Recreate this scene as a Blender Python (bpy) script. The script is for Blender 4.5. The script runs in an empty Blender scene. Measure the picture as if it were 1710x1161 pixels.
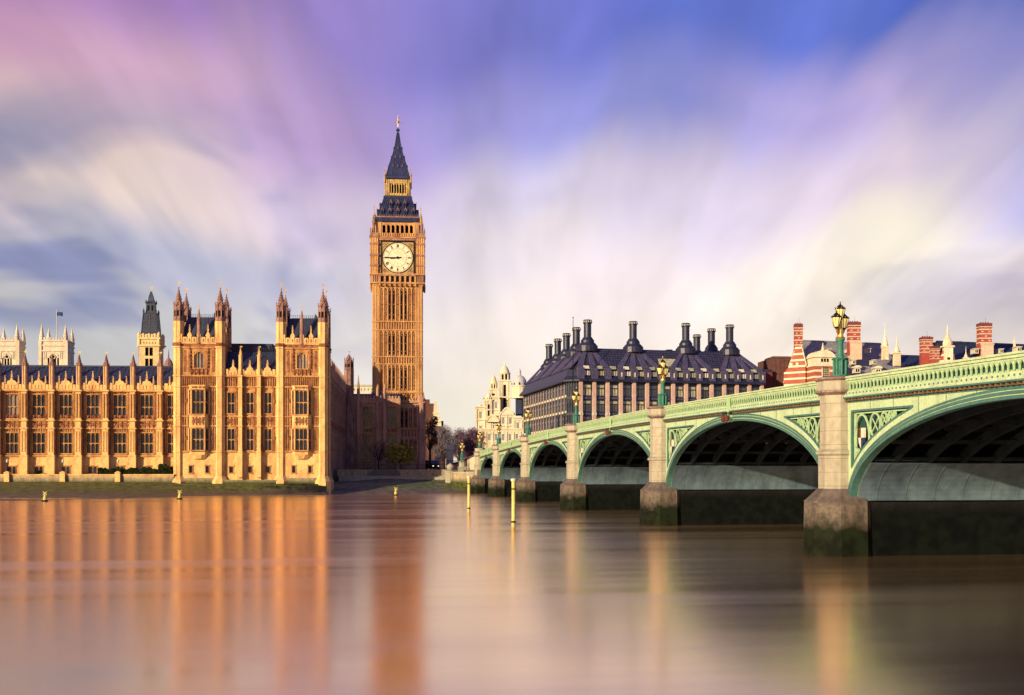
import bpy, bmesh, math, random
from mathutils import Matrix, Vector
R = math.radians
scene = bpy.context.scene
COL = scene.collection

# ------------------------------------------------------------------ camera
F, CX, HY, EYE, TH = 1974.0, 855.0, 785.5, 4.8, R(8.10)     # focal length in photo pixels, eye 4.8 m over the river
cam_d = bpy.data.cameras.new('camera'); cam = bpy.data.objects.new('camera', cam_d); COL.objects.link(cam)
cam.location = (0, 0, EYE); cam.rotation_euler = (R(90), 0, -TH)
cam_d.sensor_width = 36; cam_d.lens = F/1710*36
cam_d.shift_y = (HY-580.5)/1710
cam_d.clip_start = 0.5; cam_d.clip_end = 20000
scene.camera = cam

def srgb(r, g, b):
    f = lambda c: (c/255/12.92) if c/255 <= .04045 else ((c/255+.055)/1.055)**2.4
    return (f(r), f(g), f(b), 1)

# ------------------------------------------------------------------ sun and sky
SKY_GAIN, SHADE = .69, .74
SUN_EL, SUN_AZ = 15.0, 49.0        # azimuth measured from -Y (behind the camera) towards -X
sd = bpy.data.lights.new('sun', 'SUN'); so = bpy.data.objects.new('sun', sd); COL.objects.link(so)
sd.energy = 5.0; sd.angle = R(0.6); sd.color = (1.0, .80, .50)
to_sun = Vector((-math.sin(R(SUN_AZ))*math.cos(R(SUN_EL)), -math.cos(R(SUN_AZ))*math.cos(R(SUN_EL)), math.sin(R(SUN_EL))))
so.rotation_euler = to_sun.to_track_quat('Z', 'Y').to_euler()

world = bpy.data.worlds.new('World'); scene.world = world; world.use_nodes = True
def build_sky():
    nt = world.node_tree; nt.nodes.clear(); L = nt.links.new
    def N(t, **kw):
        n = nt.nodes.new(t)
        for k, v in kw.items(): setattr(n, k, v)
        return n
    def math_(op, a, b=None, c=None, clamp=False):
        n = N('ShaderNodeMath', operation=op); n.use_clamp = clamp
        for i, x in enumerate((a, b, c)):
            if x is None: continue
            if isinstance(x, (int, float)): n.inputs[i].default_value = x
            else: L(x, n.inputs[i])
        return n.outputs[0]
    def ramp(fac, stops, interp='EASE'):
        n = N('ShaderNodeValToRGB'); n.color_ramp.interpolation = interp
        el = n.color_ramp.elements
        while len(el) < len(stops): el.new(.5)
        for e, (p, c) in zip(el, stops): e.position = p; e.color = c
        L(fac, n.inputs[0]); return n.outputs[0]
    def mix(fac, a, b):
        n = N('ShaderNodeMix', data_type='RGBA')
        if isinstance(fac, (int, float)): n.inputs[0].default_value = fac
        else: L(fac, n.inputs[0])
        L(a, n.inputs[6]); L(b, n.inputs[7]); return n.outputs[2]
    def noise(vec, scale, detail, rough, dist=0.):
        n = N('ShaderNodeTexNoise'); L(vec, n.inputs['Vector'])
        n.inputs['Scale'].default_value = scale; n.inputs['Detail'].default_value = detail
        n.inputs['Roughness'].default_value = rough; n.inputs['Distortion'].default_value = dist
        return n.outputs[0]
    tc = N('ShaderNodeTexCoord'); sep = N('ShaderNodeSeparateXYZ'); L(tc.outputs['Generated'], sep.inputs[0])
    x, y, z = sep.outputs
    # across / along the wind (the wind blows towards bearing TH)
    ac = math_('SUBTRACT', math_('MULTIPLY', x, math.cos(TH)), math_('MULTIPLY', y, math.sin(TH)))
    al = math_('ADD', math_('MULTIPLY', x, math.sin(TH)), math_('MULTIPLY', y, math.cos(TH)))
    zz = math_('MAXIMUM', z, 0.0)
    den = math_('ADD', zz, .22)
    u = math_('DIVIDE', ac, den); v = math_('DIVIDE', al, den)
    def deck(ku, kv, off, detail, rough, dist):
        c = N('ShaderNodeCombineXYZ'); L(math_('MULTIPLY', u, ku*1.45), c.inputs[0]); L(math_('MULTIPLY', v, kv*1.25), c.inputs[1]); c.inputs[2].default_value = off
        return noise(c.outputs[0], 1.0, detail, rough, dist)
    n1 = deck(1.25, .42, 3.7, 2.0, .5, .5); n2 = deck(3.4, .70, 9.1, 3.0, .55, .35); n3 = deck(7.0, 1.3, 4.4, 2.0, .5, .2); n5 = deck(1.7, 1.05, 23.9, 3.0, .55, .6); n4 = deck(1.0, .55, 17.3, 2.0, .5, .4)
    lift = math_('MULTIPLY_ADD', n1, .30, -.15)
    lift = math_('ADD', lift, math_('MULTIPLY_ADD', n2, .10, -.05))
    z2 = math_('ADD', zz, math_('MULTIPLY', lift, math_('MULTIPLY_ADD', zz, 2.4, .12)))
    az = math_('ADD', math_('MULTIPLY_ADD', ac, 1.15, .5), math_('MULTIPLY_ADD', n4, .36, -.18), clamp=True)
    P = (.04, .2, .36, .5, .635, .8, .95)
    rows = [(.035, [(180,180,170),(206,202,192),(228,220,206),(238,226,210),(240,225,208),(240,224,206),(222,206,192)]),
            (.115, [(186,184,186),(198,194,196),(222,213,212),(236,222,214),(240,225,216),(244,228,212),(212,198,196)]),
            (.175, [(198,190,192),(172,172,196),(208,198,210),(230,214,218),(234,218,220),(255,242,218),(212,196,204)]),
            (.222, [(232,204,190),(228,206,196),(204,186,208),(204,194,216),(216,200,220),(228,206,222),(120,134,198)]),
            (.285, [(200,146,184),(210,168,190),(166,140,194),(146,142,206),(136,138,208),(186,166,212),(56,96,188)]),
            (.345, [(172,124,178),(158,120,180),(138,120,188),(112,112,193),(92,106,195),(88,104,192),(10,62,166)])]
    col = None
    for k, (zr_, cs) in enumerate(rows):
        c = ramp(az, [(p, srgb(*q)) for p, q in zip(P, cs)], 'LINEAR')
        if col is None: col = c; zp_ = zr_; continue
        mr = N('ShaderNodeMapRange', interpolation_type='SMOOTHSTEP'); L(z2, mr.inputs[0]); mr.inputs[1].default_value = zp_; mr.inputs[2].default_value = zr_
        col = mix(mr.outputs[0], col, c); zp_ = zr_
    bel = math_('MULTIPLY', ramp(n5, [(.50, (0,0,0,1)), (.68, (1,1,1,1))]), ramp(zz, [(.07, (0,0,0,1)), (.14, (1,1,1,1)), (.24, (1,1,1,1)), (.32, (.1,.1,.1,1))]))
    bel = math_('MULTIPLY', bel, ramp(az, [(.0, (.85,.85,.85,1)), (.40, (.35,.35,.35,1)), (.6, (.12,.12,.12,1)), (1., (.3,.3,.3,1))]))
    rgb = N('ShaderNodeRGB'); rgb.outputs[0].default_value = srgb(108, 116, 166)
    col = mix(bel, col, rgb.outputs[0])
    # long-exposure streaks of thinner and thicker cloud
    st = math_('ADD', math_('MULTIPLY_ADD', n2, 1.45, -.70), math_('MULTIPLY_ADD', n3, .40, -.20))
    st = math_('ADD', st, math_('MULTIPLY_ADD', n1, .85, -.42))
    st = math_('MAXIMUM', st, -.14)
    gain = math_('MULTIPLY_ADD', math_('MULTIPLY', st, math_('MINIMUM', math_('MULTIPLY_ADD', zz, 3.2, .05), .85)), 1.0, 1.0)
    sc_ = N('ShaderNodeVectorMath', operation='SCALE'); L(col, sc_.inputs[0]); L(math_('MULTIPLY', gain, SKY_GAIN), sc_.inputs[3]); col = sc_.outputs[0]
    sky = N('ShaderNodeTexSky', sky_type='NISHITA'); sky.sun_disc = False
    sky.sun_elevation = R(SUN_EL); sky.sun_rotation = R(180+SUN_AZ)
    up = N('ShaderNodeVectorMath', operation='SCALE'); L(col, up.inputs[0]); up.inputs[3].default_value = 10.0
    out_c = mix(.93, sky.outputs[0], up.outputs[0])
    bg = N('ShaderNodeBackground'); L(out_c, bg.inputs[0]); bg.inputs[1].default_value = .10
    o = N('ShaderNodeOutputWorld'); L(bg.outputs[0], o.inputs[0])
build_sky()
scene.view_settings.view_transform = 'Standard'; scene.view_settings.look = 'None'
scene.view_settings.exposure = 0.70; scene.view_settings.gamma = 1.0
scene.cycles.max_bounces = 6; scene.cycles.use_denoising = True
scene.cycles.sample_clamp_indirect = 4

# ------------------------------------------------------------------ helpers
def W(px, d):                       # photo column px at depth d -> world X, Y
    r = (px-CX)/F*d
    return (d*math.sin(TH)+r*math.cos(TH), d*math.cos(TH)-r*math.sin(TH))
def ZP(py, d): return EYE+(HY-py)*d/F

class MB:
    """collects shapes and links them as one mesh object"""
    def __init__(s, M=None): s.v = []; s.f = []; s.mi = []; s.m = 0; s.M = M
    def add(s, vs, fs):
        b = len(s.v)
        if s.M is not None: vs = [tuple(s.M @ Vector(p)) for p in vs]
        s.v += vs
        for f in fs: s.f.append([b+i for i in f]); s.mi.append(s.m)
    def box(s, x0, x1, y0, y1, z0, z1):
        s.add([(x0,y0,z0),(x1,y0,z0),(x1,y1,z0),(x0,y1,z0),(x0,y0,z1),(x1,y0,z1),(x1,y1,z1),(x0,y1,z1)],
              [(0,3,2,1),(4,5,6,7),(0,1,5,4),(1,2,6,5),(2,3,7,6),(3,0,4,7)])
    def ngon(s, cx, cy, r0, r1, z0, z1, n=8, rot=None, sx=1, sy=1):
        rot = math.pi/n if rot is None else rot
        vs = [(cx+r*sx*math.cos(rot+2*math.pi*i/n), cy+r*sy*math.sin(rot+2*math.pi*i/n), z) for r, z in ((r0,z0),(r1,z1)) for i in range(n)]
        fs = [(i,(i+1)%n,n+(i+1)%n,n+i) for i in range(n)]
        s.add(vs, fs+[tuple(range(n-1,-1,-1)), tuple(range(n,2*n))])
    def lathe(s, cx, cy, prof, n=12, rot=0.):
        vs = [(cx+r*math.cos(rot+2*math.pi*i/n), cy+r*math.sin(rot+2*math.pi*i/n), z) for r, z in prof for i in range(n)]
        fs = [(k*n+i, k*n+(i+1)%n, (k+1)*n+(i+1)%n, (k+1)*n+i) for k in range(len(prof)-1) for i in range(n)]
        s.add(vs, fs+[tuple(range(n-1,-1,-1)), tuple(range((len(prof)-1)*n, len(prof)*n))])
    def square(s, cx, cy, prof, asp=1.):         # square lathe, half widths
        vs = []
        for r, z in prof: vs += [(cx-r*asp,cy-r,z),(cx+r*asp,cy-r,z),(cx+r*asp,cy+r,z),(cx-r*asp,cy+r,z)]
        n = 4
        fs = [(k*n+i, k*n+(i+1)%n, (k+1)*n+(i+1)%n, (k+1)*n+i) for k in range(len(prof)-1) for i in range(n)]
        s.add(vs, fs+[(3,2,1,0), tuple(range((len(prof)-1)*n, len(prof)*n))])
    def pxz(s, pts, y0, y1):                      # polygon in x,z extruded along y
        n = len(pts)
        s.add([(x,y0,z) for x,z in pts]+[(x,y1,z) for x,z in pts],
              [tuple(range(n)), tuple(range(2*n-1,n-1,-1))]+[(i,n+i,n+(i+1)%n,(i+1)%n) for i in range(n)])
    def pyz(s, pts, x0, x1):
        n = len(pts)
        s.add([(x0,y,z) for y,z in pts]+[(x1,y,z) for y,z in pts],
              [tuple(range(n-1,-1,-1)), tuple(range(n,2*n))]+[(i,(i+1)%n,n+(i+1)%n,n+i) for i in range(n)])
    def pxy(s, pts, z0, z1):
        n = len(pts)
        s.add([(x,y,z0) for x,y in pts]+[(x,y,z1) for x,y in pts],
              [tuple(range(n-1,-1,-1)), tuple(range(n,2*n))]+[(i,(i+1)%n,n+(i+1)%n,n+i) for i in range(n)])
    def band(s, a, b, y0, y1):                    # prism between two open x,z curves
        n = len(a)
        vs = [(x,y,z) for y in (y0,y1) for c in (a,b) for x,z in c]
        fs = []
        for i in range(n-1):
            fs += [(i,i+1,n+i+1,n+i), (2*n+i,3*n+i,3*n+i+1,2*n+i+1), (i,2*n+i,2*n+i+1,i+1), (n+i,n+i+1,3*n+i+1,3*n+i)]
        fs += [(0,n,3*n,2*n),(n-1,3*n-1,4*n-1,2*n-1)]
        s.add(vs, fs)
    def ring(s, cx, cz, r0, r1, y0, y1, n=20, sx=1., sz=1.):
        A = [2*math.pi*i/n for i in range(n+1)]
        s.band([(cx+r1*sx*math.cos(t), cz+r1*sz*math.sin(t)) for t in A], [(cx+r0*sx*math.cos(t), cz+r0*sz*math.sin(t)) for t in A], y0, y1)
    def bar(s, p, q, r, r2=None, n=5):
        p, q = Vector(p), Vector(q); d = (q-p).normalized()
        a = d.orthogonal().normalized(); b = d.cross(a); r2 = r if r2 is None else r2
        vs = [tuple(c+(a*math.cos(2*math.pi*i/n)+b*math.sin(2*math.pi*i/n))*rr) for c, rr in ((p,r),(q,r2)) for i in range(n)]
        s.add(vs, [(i,(i+1)%n,n+(i+1)%n,n+i) for i in range(n)]+[tuple(range(n-1,-1,-1)), tuple(range(n,2*n))])
    def ball(s, cx, cy, cz, r, n=8, sz=1.):
        k = max(4, n//2)
        s.lathe(cx, cy, [(max(.001,r*math.sin(math.pi*i/k)), cz-r*sz*math.cos(math.pi*i/k)) for i in range(k+1)], n)
    def wall(s, x0, x1, z0, z1, y, holes, rev=.45):
        """front sheet at y (facing -y) with rectangular openings and their reveals"""
        holes = [h for h in holes if h[1] > x0 and h[0] < x1]
        xs = sorted({x0,x1}|{min(max(v,x0),x1) for h in holes for v in h[:2]}); zs = sorted({z0,z1}|{min(max(v,z0),z1) for h in holes for v in h[2:]})
        for i in range(len(xs)-1):
            for k in range(len(zs)-1):
                cx, cz = (xs[i]+xs[i+1])/2, (zs[k]+zs[k+1])/2
                if any(h[0] < cx < h[1] and h[2] < cz < h[3] for h in holes): continue
                s.add([(xs[i],y,zs[k]),(xs[i+1],y,zs[k]),(xs[i+1],y,zs[k+1]),(xs[i],y,zs[k+1])], [(0,1,2,3)])
        for a,b,c,d in holes:
            r = y+rev
            s.add([(a,y,c),(b,y,c),(b,y,d),(a,y,d),(a,r,c),(b,r,c),(b,r,d),(a,r,d)], [(0,4,5,1),(1,5,6,2),(2,6,7,3),(3,7,4,0)])
    def build(s, name, mats, parent=None, smooth=False):
        me = bpy.data.meshes.new(name); me.from_pydata(s.v, [], s.f)
        for m in (mats if isinstance(mats, (list, tuple)) else [mats]): me.materials.append(m)
        if any(s.mi): me.polygons.foreach_set('material_index', s.mi)
        if smooth: me.polygons.foreach_set('use_smooth', [True]*len(me.polygons))
        me.update()
        o = bpy.data.objects.new(name, me); COL.objects.link(o)
        if parent: o.parent = parent
        return o

def tag(o, label=None, cat=None, group=None, kind=None):
    for k, v in (('label',label),('category',cat),('group',group),('kind',kind)):
        if v: o[k] = v
    return o
def empty(name, loc, rz=0., label=None, cat=None, group=None):
    o = bpy.data.objects.new(name, None); COL.objects.link(o); o.location = loc; o.rotation_euler = (0,0,rz)
    return tag(o, label, cat, group)
def kids(o): return list(o.children)
def copy_tree(o, parent=None):
    c = o.copy(); COL.objects.link(c); c.parent = parent
    for ch in kids(o): copy_tree(ch, c)
    return c
def face_m(p, q):                   # frame of a wall running p -> q seen from outside: x along it, y inwards
    d = Vector((q[0]-p[0], q[1]-p[1], 0)); ln = d.length; d.normalize()
    M = Matrix(((d.x, -d.y, 0, p[0]), (d.y, d.x, 0, p[1]), (0,0,1,0), (0,0,0,1)))
    return M, ln

# ------------------------------------------------------------------ materials
def mat(name, c, rough=.8, c2=None, scale=.6, stretch=(1,1,1), lo=.38, hi=.66, fine=.10, fscale=6., metallic=0., bump=0., spec=.07, band=None, detail=5.):
    c = [v*SHADE for v in c]; c2 = [v*SHADE for v in c2] if c2 else None
    m = bpy.data.materials.new(name); m.use_nodes = True; nt = m.node_tree; L = nt.links.new
    b = nt.nodes['Principled BSDF']; b.inputs['Roughness'].default_value = rough; b.inputs['Metallic'].default_value = metallic
    b.inputs['Specular IOR Level'].default_value = spec
    tc = nt.nodes.new('ShaderNodeTexCoord'); mp = nt.nodes.new('ShaderNodeMapping'); L(tc.outputs['Object'], mp.inputs[0]); mp.inputs['Scale'].default_value = stretch
    n = nt.nodes.new('ShaderNodeTexNoise'); L(mp.outputs[0], n.inputs['Vector']); n.inputs['Scale'].default_value = scale; n.inputs['Detail'].default_value = detail; n.inputs['Roughness'].default_value = .62
    r = nt.nodes.new('ShaderNodeValToRGB'); e = r.color_ramp.elements; e[0].position = lo; e[1].position = hi
    e[0].color = (*c, 1); e[1].color = (*(c2 or [v*.8 for v in c]), 1); L(n.outputs[0], r.inputs[0]); out = r.outputs[0]
    if band:                        # horizontal courses of a second colour, their own masonry: (period, share, colour)
        sp = nt.nodes.new('ShaderNodeSeparateXYZ'); L(tc.outputs['Object'], sp.inputs[0])
        a = nt.nodes.new('ShaderNodeMath'); a.operation = 'DIVIDE'; L(sp.outputs[2], a.inputs[0]); a.inputs[1].default_value = band[0]
        fr = nt.nodes.new('ShaderNodeMath'); fr.operation = 'FRACT'; L(a.outputs[0], fr.inputs[0])
        lt = nt.nodes.new('ShaderNodeMath'); lt.operation = 'LESS_THAN'; L(fr.outputs[0], lt.inputs[0]); lt.inputs[1].default_value = band[1]
        mb_ = nt.nodes.new('ShaderNodeMix'); mb_.data_type = 'RGBA'; L(lt.outputs[0], mb_.inputs[0]); L(out, mb_.inputs[6]); mb_.inputs[7].default_value = (*band[2], 1); out = mb_.outputs[2]
    n2 = nt.nodes.new('ShaderNodeTexNoise'); L(tc.outputs['Object'], n2.inputs['Vector']); n2.inputs['Scale'].default_value = fscale; n2.inputs['Detail'].default_value = 3
    mr = nt.nodes.new('ShaderNodeMapRange'); L(n2.outputs[0], mr.inputs[0]); mr.inputs[1].default_value = .3; mr.inputs[2].default_value = .7; mr.inputs[3].default_value = 1-fine*2; mr.inputs[4].default_value = 1+fine
    mu = nt.nodes.new('ShaderNodeVectorMath'); mu.operation = 'SCALE'; L(out, mu.inputs[0]); L(mr.outputs[0], mu.inputs[3])
    L(mu.outputs[0], b.inputs['Base Color'])
    if bump:
        bp = nt.nodes.new('ShaderNodeBump'); bp.inputs['Strength'].default_value = bump; bp.inputs['Distance'].default_value = .1; L(n2.outputs[0], bp.inputs['Height']); L(bp.outputs[0], b.inputs['Normal'])
    return m
M = {}
M['stone'] = mat('honey_limestone', (.64,.34,.125), .9, (.33,.14,.06), .7, (1,1,.35), .38, .68, .18, 5)
M['stone2'] = mat('pale_limestone', (.86,.55,.21), .9, (.54,.27,.105), .7, (1,1,.4), .42, .72, .14, 5)
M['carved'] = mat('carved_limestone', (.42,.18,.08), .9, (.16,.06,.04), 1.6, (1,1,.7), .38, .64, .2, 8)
M['turret'] = mat('weathered_turret_stone', (.42,.24,.17), .9, (.20,.10,.10), .9, (1,1,.5), .36, .66, .18, 7)
M['tower'] = mat('tower_limestone', (.70,.39,.155), .9, (.38,.17,.08), .5, (1,1,.25), .40, .70, .18, 5)
M['towerd'] = mat('tower_base_limestone', (.60,.36,.23), .9, (.36,.20,.14), .5, (1,1,.35), .40, .66, .16, 5)
M['towerp'] = mat('tower_ornament_stone', (.48,.27,.15), .9, (.24,.12,.12), 1.1, (1,1,.5), .36, .62, .2, 7)
M['slate'] = mat('blue_slate', (.030,.042,.085), .55, (.017,.024,.052), 1.2, (1,1,.4), .35, .65, .2, 4, spec=.4)
M['iron_roof'] = mat('cast_iron_roof', (.034,.040,.115), .5, (.016,.020,.06), 1.0, (1,1,.5), .35, .65, .2, 4, spec=.3)
M['dark'] = mat('dark_interior', (.012,.010,.012), .9)
M['glass'] = mat('dark_window_glass', (.010,.010,.014), .15, (.035,.035,.045), .5, (1,1,1), .45, .7, .2, 2, spec=.4)
M['glassp'] = mat('window_with_pale_blind', (.32,.27,.20), .25, (.16,.15,.14), .5, (1,1,1), .4, .7, .1, 2, spec=.5)
M['gold'] = mat('gilding', (.85,.58,.18), .35, (.6,.36,.1), 2, metallic=.6)
M['white'] = mat('portland_stone', (.80,.72,.52), .85, (.60,.48,.28), .35, (1,1,.45), .45, .75, .12, 3)
M['abbey'] = mat('abbey_stone', (.80,.70,.52), .85, (.55,.42,.30), .3, (1,1,.3), .42, .72, .12, 2)
M['lead'] = mat('pale_dome_sheeting', (.62,.60,.58), .6, (.48,.47,.48), .8)
M['green'] = mat('pale_green_paint', (.40,.60,.33), .5, (.25,.40,.22), .9, (1.6,1.6,.22), .46, .80, .10, 7, spec=.3)
M['greeny'] = mat('cream_green_paint', (.49,.64,.38), .5, (.32,.44,.26), .9, (1.5,1.5,.16), .46, .80, .10, 7, spec=.2)
M['teal'] = mat('teal_green_paint', (.065,.18,.155), .45, (.045,.13,.125), .8, (1,1,.5), .4, .7, .1, 3, spec=.4)
M['rib'] = mat('shade_dark_girder_paint', (.020,.028,.036), .7, (.010,.014,.02), .6, spec=.04)  # grimy paint darkened further to carry the shade under the arches
M['haunch'] = mat('shade_tinted_plate_paint', (.11,.165,.21), .5, (.055,.085,.12), .5, (1,1,.3), .4, .7, .1, 2)  # plate colour darkened and blued to hold the skylit shade below the deck
M['granite'] = mat('tan_granite', (.40,.37,.28), .85, (.27,.245,.19), .8, (1.2,1.2,.2), .42, .72, .08, 3, band=(.78,.035,(.15,.135,.105)))
M['granited'] = mat('stained_granite', (.15,.12,.105), .85, (.07,.058,.052), 1.0, (1,1,.4), .4, .7, .12, 4)
M['cap'] = mat('dark_brown_granite', (.28,.20,.17), .85, (.13,.09,.08), 1.2, (1,1,.5), .4, .7, .2, 5)  # darker brown granite for caps and their mouldings
def tide(name, dry, wet, zline, blur):
    """stone with a green tide line at a fixed height over the river"""
    m = mat(name, dry, .8, [v*.55 for v in dry], 1.1, (1,1,.25), .4, .7, .18, 5); nt = m.node_tree; L = nt.links.new
    b = nt.nodes['Principled BSDF']; src = b.inputs['Base Color'].links[0].from_socket
    g = nt.nodes.new('ShaderNodeNewGeometry'); sp = nt.nodes.new('ShaderNodeSeparateXYZ'); L(g.outputs['Position'], sp.inputs[0])
    n = nt.nodes.new('ShaderNodeTexNoise'); L(g.outputs['Position'], n.inputs['Vector']); n.inputs['Scale'].default_value = 1.3; n.inputs['Detail'].default_value = 6
    a = nt.nodes.new('ShaderNodeMath'); a.operation = 'MULTIPLY_ADD'; L(n.outputs[0], a.inputs[0]); a.inputs[1].default_value = blur; L(sp.outputs[2], a.inputs[2])
    r = nt.nodes.new('ShaderNodeMapRange'); L(a.outputs[0], r.inputs[0]); r.inputs[1].default_value = zline; r.inputs[2].default_value = zline+1.0
    w = nt.nodes.new('ShaderNodeValToRGB'); w.color_ramp.elements[0].color = (*wet, 1); w.color_ramp.elements[1].color = (wet[0]*.45, wet[1]*.4, wet[2]*.5, 1)
    w.color_ramp.elements[0].position = .42; w.color_ramp.elements[1].position = .6; L(n.outputs[0], w.inputs[0])
    mx = nt.nodes.new('ShaderNodeMix'); mx.data_type = 'RGBA'; L(r.outputs[0], mx.inputs[0]); L(w.outputs[0], mx.inputs[6]); L(src, mx.inputs[7]); L(mx.outputs[2], b.inputs['Base Color'])
    return m
M['plinth'] = tide('tidal_granite', (.165,.135,.11), (.008,.012,.005), 2.3, 1.8)
M['pierwall'] = tide('shade_dark_tidal_pier_stone', (.020,.020,.021), (.003,.005,.004), 2.75, .8)  # besides the tide line, stone blackened for the shade under the deck
M['bankwall'] = tide('tidal_wall_stone', (.46,.36,.22), (.05,.065,.02), 2.55, .7)
M['brickband'] = mat('red_brick_with_stone_bands', (.44,.13,.085), .85, (.34,.095,.07), 1., (1,1,1), .4, .7, .1, 6, band=(1.55,.30,(.70,.54,.38)))
M['brickchim'] = mat('chimney_brick_with_stone_bands', (.42,.07,.06), .85, (.32,.055,.05), 1., (1,1,1), .4, .7, .1, 6, band=(1.35,.30,(.74,.60,.48)))
M['redbrick'] = mat('dark_red_brick', (.22,.06,.06), .85, (.14,.04,.045), 1.)
M['brownbrick'] = mat('brown_brick', (.16,.075,.06), .9, (.11,.05,.045), .7, (1,1,1), .4, .7, .15, 4)
M['slateg'] = mat('grey_slate', (.32,.31,.33), .7, (.20,.20,.22), .6, (1,1,.5), .35, .7, .16, 4)
M['bronze'] = mat('bronze_roof', (.028,.032,.065), .45, (.014,.016,.036), .7, (1,1,.6), .4, .7, .2, 3, metallic=.2, spec=.4)
M['bronzerib'] = mat('bronze_duct', (.105,.092,.165), .5, (.06,.055,.11), .9, (1,1,.6), .4, .7, .2, 3, metallic=.2, spec=.3)
M['pink'] = mat('pink_sandstone', (.62,.44,.36), .85, (.52,.34,.28), .5)
M['glassb'] = mat('blue_grey_window', (.03,.035,.05), .1, (.10,.10,.12), .25, (1,1,1), .42, .7, .2, 1.5, spec=.7)
M['glassy'] = mat('window_with_cream_blind', (.46,.44,.26), .3, (.26,.27,.2), .4, (1,1,1), .4, .7, .15, 1.5, spec=.5)
M['yellow'] = mat('yellow_paint', (.70,.62,.19), .6, (.40,.34,.10), 1.8, (1.5,1.5,.4), .42, .72, .14, 6)
M['black'] = mat('black_iron', (.012,.013,.018), .5)
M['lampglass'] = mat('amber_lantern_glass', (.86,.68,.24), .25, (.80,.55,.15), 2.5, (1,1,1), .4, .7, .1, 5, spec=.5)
M['lampgreen'] = mat('lamp_green_paint', (.07,.24,.17), .4, (.05,.18,.14), 2.)
M['ventstone'] = mat('buff_stone', (.78,.60,.30), .85, (.55,.38,.18), .35, (1,1,.45), .45, .75, .12, 3)
M['lantern'] = mat('gilded_stone', (.66,.46,.17), .6, (.36,.22,.09), 1.2)
M['dial'] = mat('opal_dial_glass', (.86,.78,.54), .4, (.74,.64,.40), .6, fine=.03)
M['bandstone'] = mat('buff_band_stone', (.68,.52,.38), .85, (.56,.42,.30), .8)
M['dentil'] = mat('tan_dentil_paint', (.20,.14,.08), .6, (.12,.08,.05), 2.)
M['hole'] = mat('shadowed_back_paint', (.03,.075,.07), .6)  # dark colour stands for the shade inside the pierced openings
M['red'] = mat('red_paint', (.14,.04,.03), .6)
M['blue'] = mat('blue_paint', (.03,.05,.14), .5)
M['cream'] = mat('cream_paint', (.75,.70,.55), .6)
M['bark'] = mat('bark', (.07,.045,.035), .9, (.035,.022,.02), 2.)
_e = M['lampglass'].node_tree.nodes['Principled BSDF']; _e.inputs['Emission Color'].default_value = (1,.72,.25,1); _e.inputs['Emission Strength'].default_value = .35      # faint emission added to brighten the sunlit lantern glass
def leaf(name, c, c2): return mat(name, c, .85, c2, .9, (1,1,1), .38, .66, .15, 4, spec=.1)
M['leafg'] = leaf('green_leaves', (.045,.06,.015), (.02,.03,.01))
M['leafy'] = leaf('yellow_autumn_leaves', (.55,.42,.03), (.24,.20,.03))
M['leafb'] = leaf('brown_autumn_leaves', (.28,.16,.085), (.15,.08,.055))
M['leafp'] = leaf('bare_purple_twigs', (.19,.10,.145), (.10,.055,.09))
M['leafgr'] = leaf('bare_grey_twigs', (.23,.19,.21), (.13,.11,.13))
# ------------------------------------------------------------------ river, banks
def water_mat():
    m = bpy.data.materials.new('silty_river_water'); m.use_nodes = True; nt = m.node_tree; nt.nodes.clear(); L = nt.links.new
    N = nt.nodes.new
    o = N('ShaderNodeOutputMaterial'); mx = N('ShaderNodeMixShader'); L(mx.outputs[0], o.inputs[0])
    d = N('ShaderNodeBsdfDiffuse'); d.inputs[0].default_value = (.12, .064, .034, 1)
    g = N('ShaderNodeBsdfGlossy'); g.distribution = 'MULTI_GGX'; g.inputs['Color'].default_value = (1.0, .785, .57, 1)
    L(d.outputs[0], mx.inputs[1]); L(g.outputs[0], mx.inputs[2])
    fr = N('ShaderNodeFresnel'); fr.inputs[0].default_value = 1.33
    mr = N('ShaderNodeMapRange'); L(fr.outputs[0], mr.inputs[0]); mr.inputs[1].default_value = 0; mr.inputs[2].default_value = 1; mr.inputs[3].default_value = .80; mr.inputs[4].default_value = 1.0
    L(mr.outputs[0], mx.inputs[0])
    # slow ripples, longer across the river than along the line of sight, smoothed by the current
    tc = N('ShaderNodeTexCoord'); mp = N('ShaderNodeMapping'); L(tc.outputs['Object'], mp.inputs[0]); mp.inputs['Rotation'].default_value = (0, 0, TH); mp.inputs['Scale'].default_value = (.012, .16, 1)
    n = N('ShaderNodeTexNoise'); L(mp.outputs[0], n.inputs['Vector']); n.inputs['Scale'].default_value = 1.; n.inputs['Detail'].default_value = 6; n.inputs['Roughness'].default_value = .6
    r = N('ShaderNodeMapRange'); L(n.outputs[0], r.inputs[0]); r.inputs[1].default_value = .35; r.inputs[2].default_value = .65; r.inputs[3].default_value = .14; r.inputs[4].default_value = .22
    L(r.outputs[0], g.inputs['Roughness'])
    bp = N('ShaderNodeBump'); bp.inputs['Strength'].default_value = .03; bp.inputs['Distance'].default_value = .25; L(n.outputs[0], bp.inputs['Height']); L(bp.outputs[0], g.inputs['Normal'])
    return m
w = MB(); w.add([(-900,-600,0),(900,-600,0),(900,700,0),(-900,700,0)], [(0,1,2,3)])
tag(w.build('river_water', water_mat()), kind='structure')

PA = R(-3.41)                                   # the palace stands 3.4 degrees off the bridge line
PX, PY = W(547, 235)
PM = Matrix.Translation((PX, PY, 0)) @ Matrix.Rotation(PA, 4, 'Z')
def pal(x, y): v = PM @ Vector((x, y, 0)); return (v.x, v.y)

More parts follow.
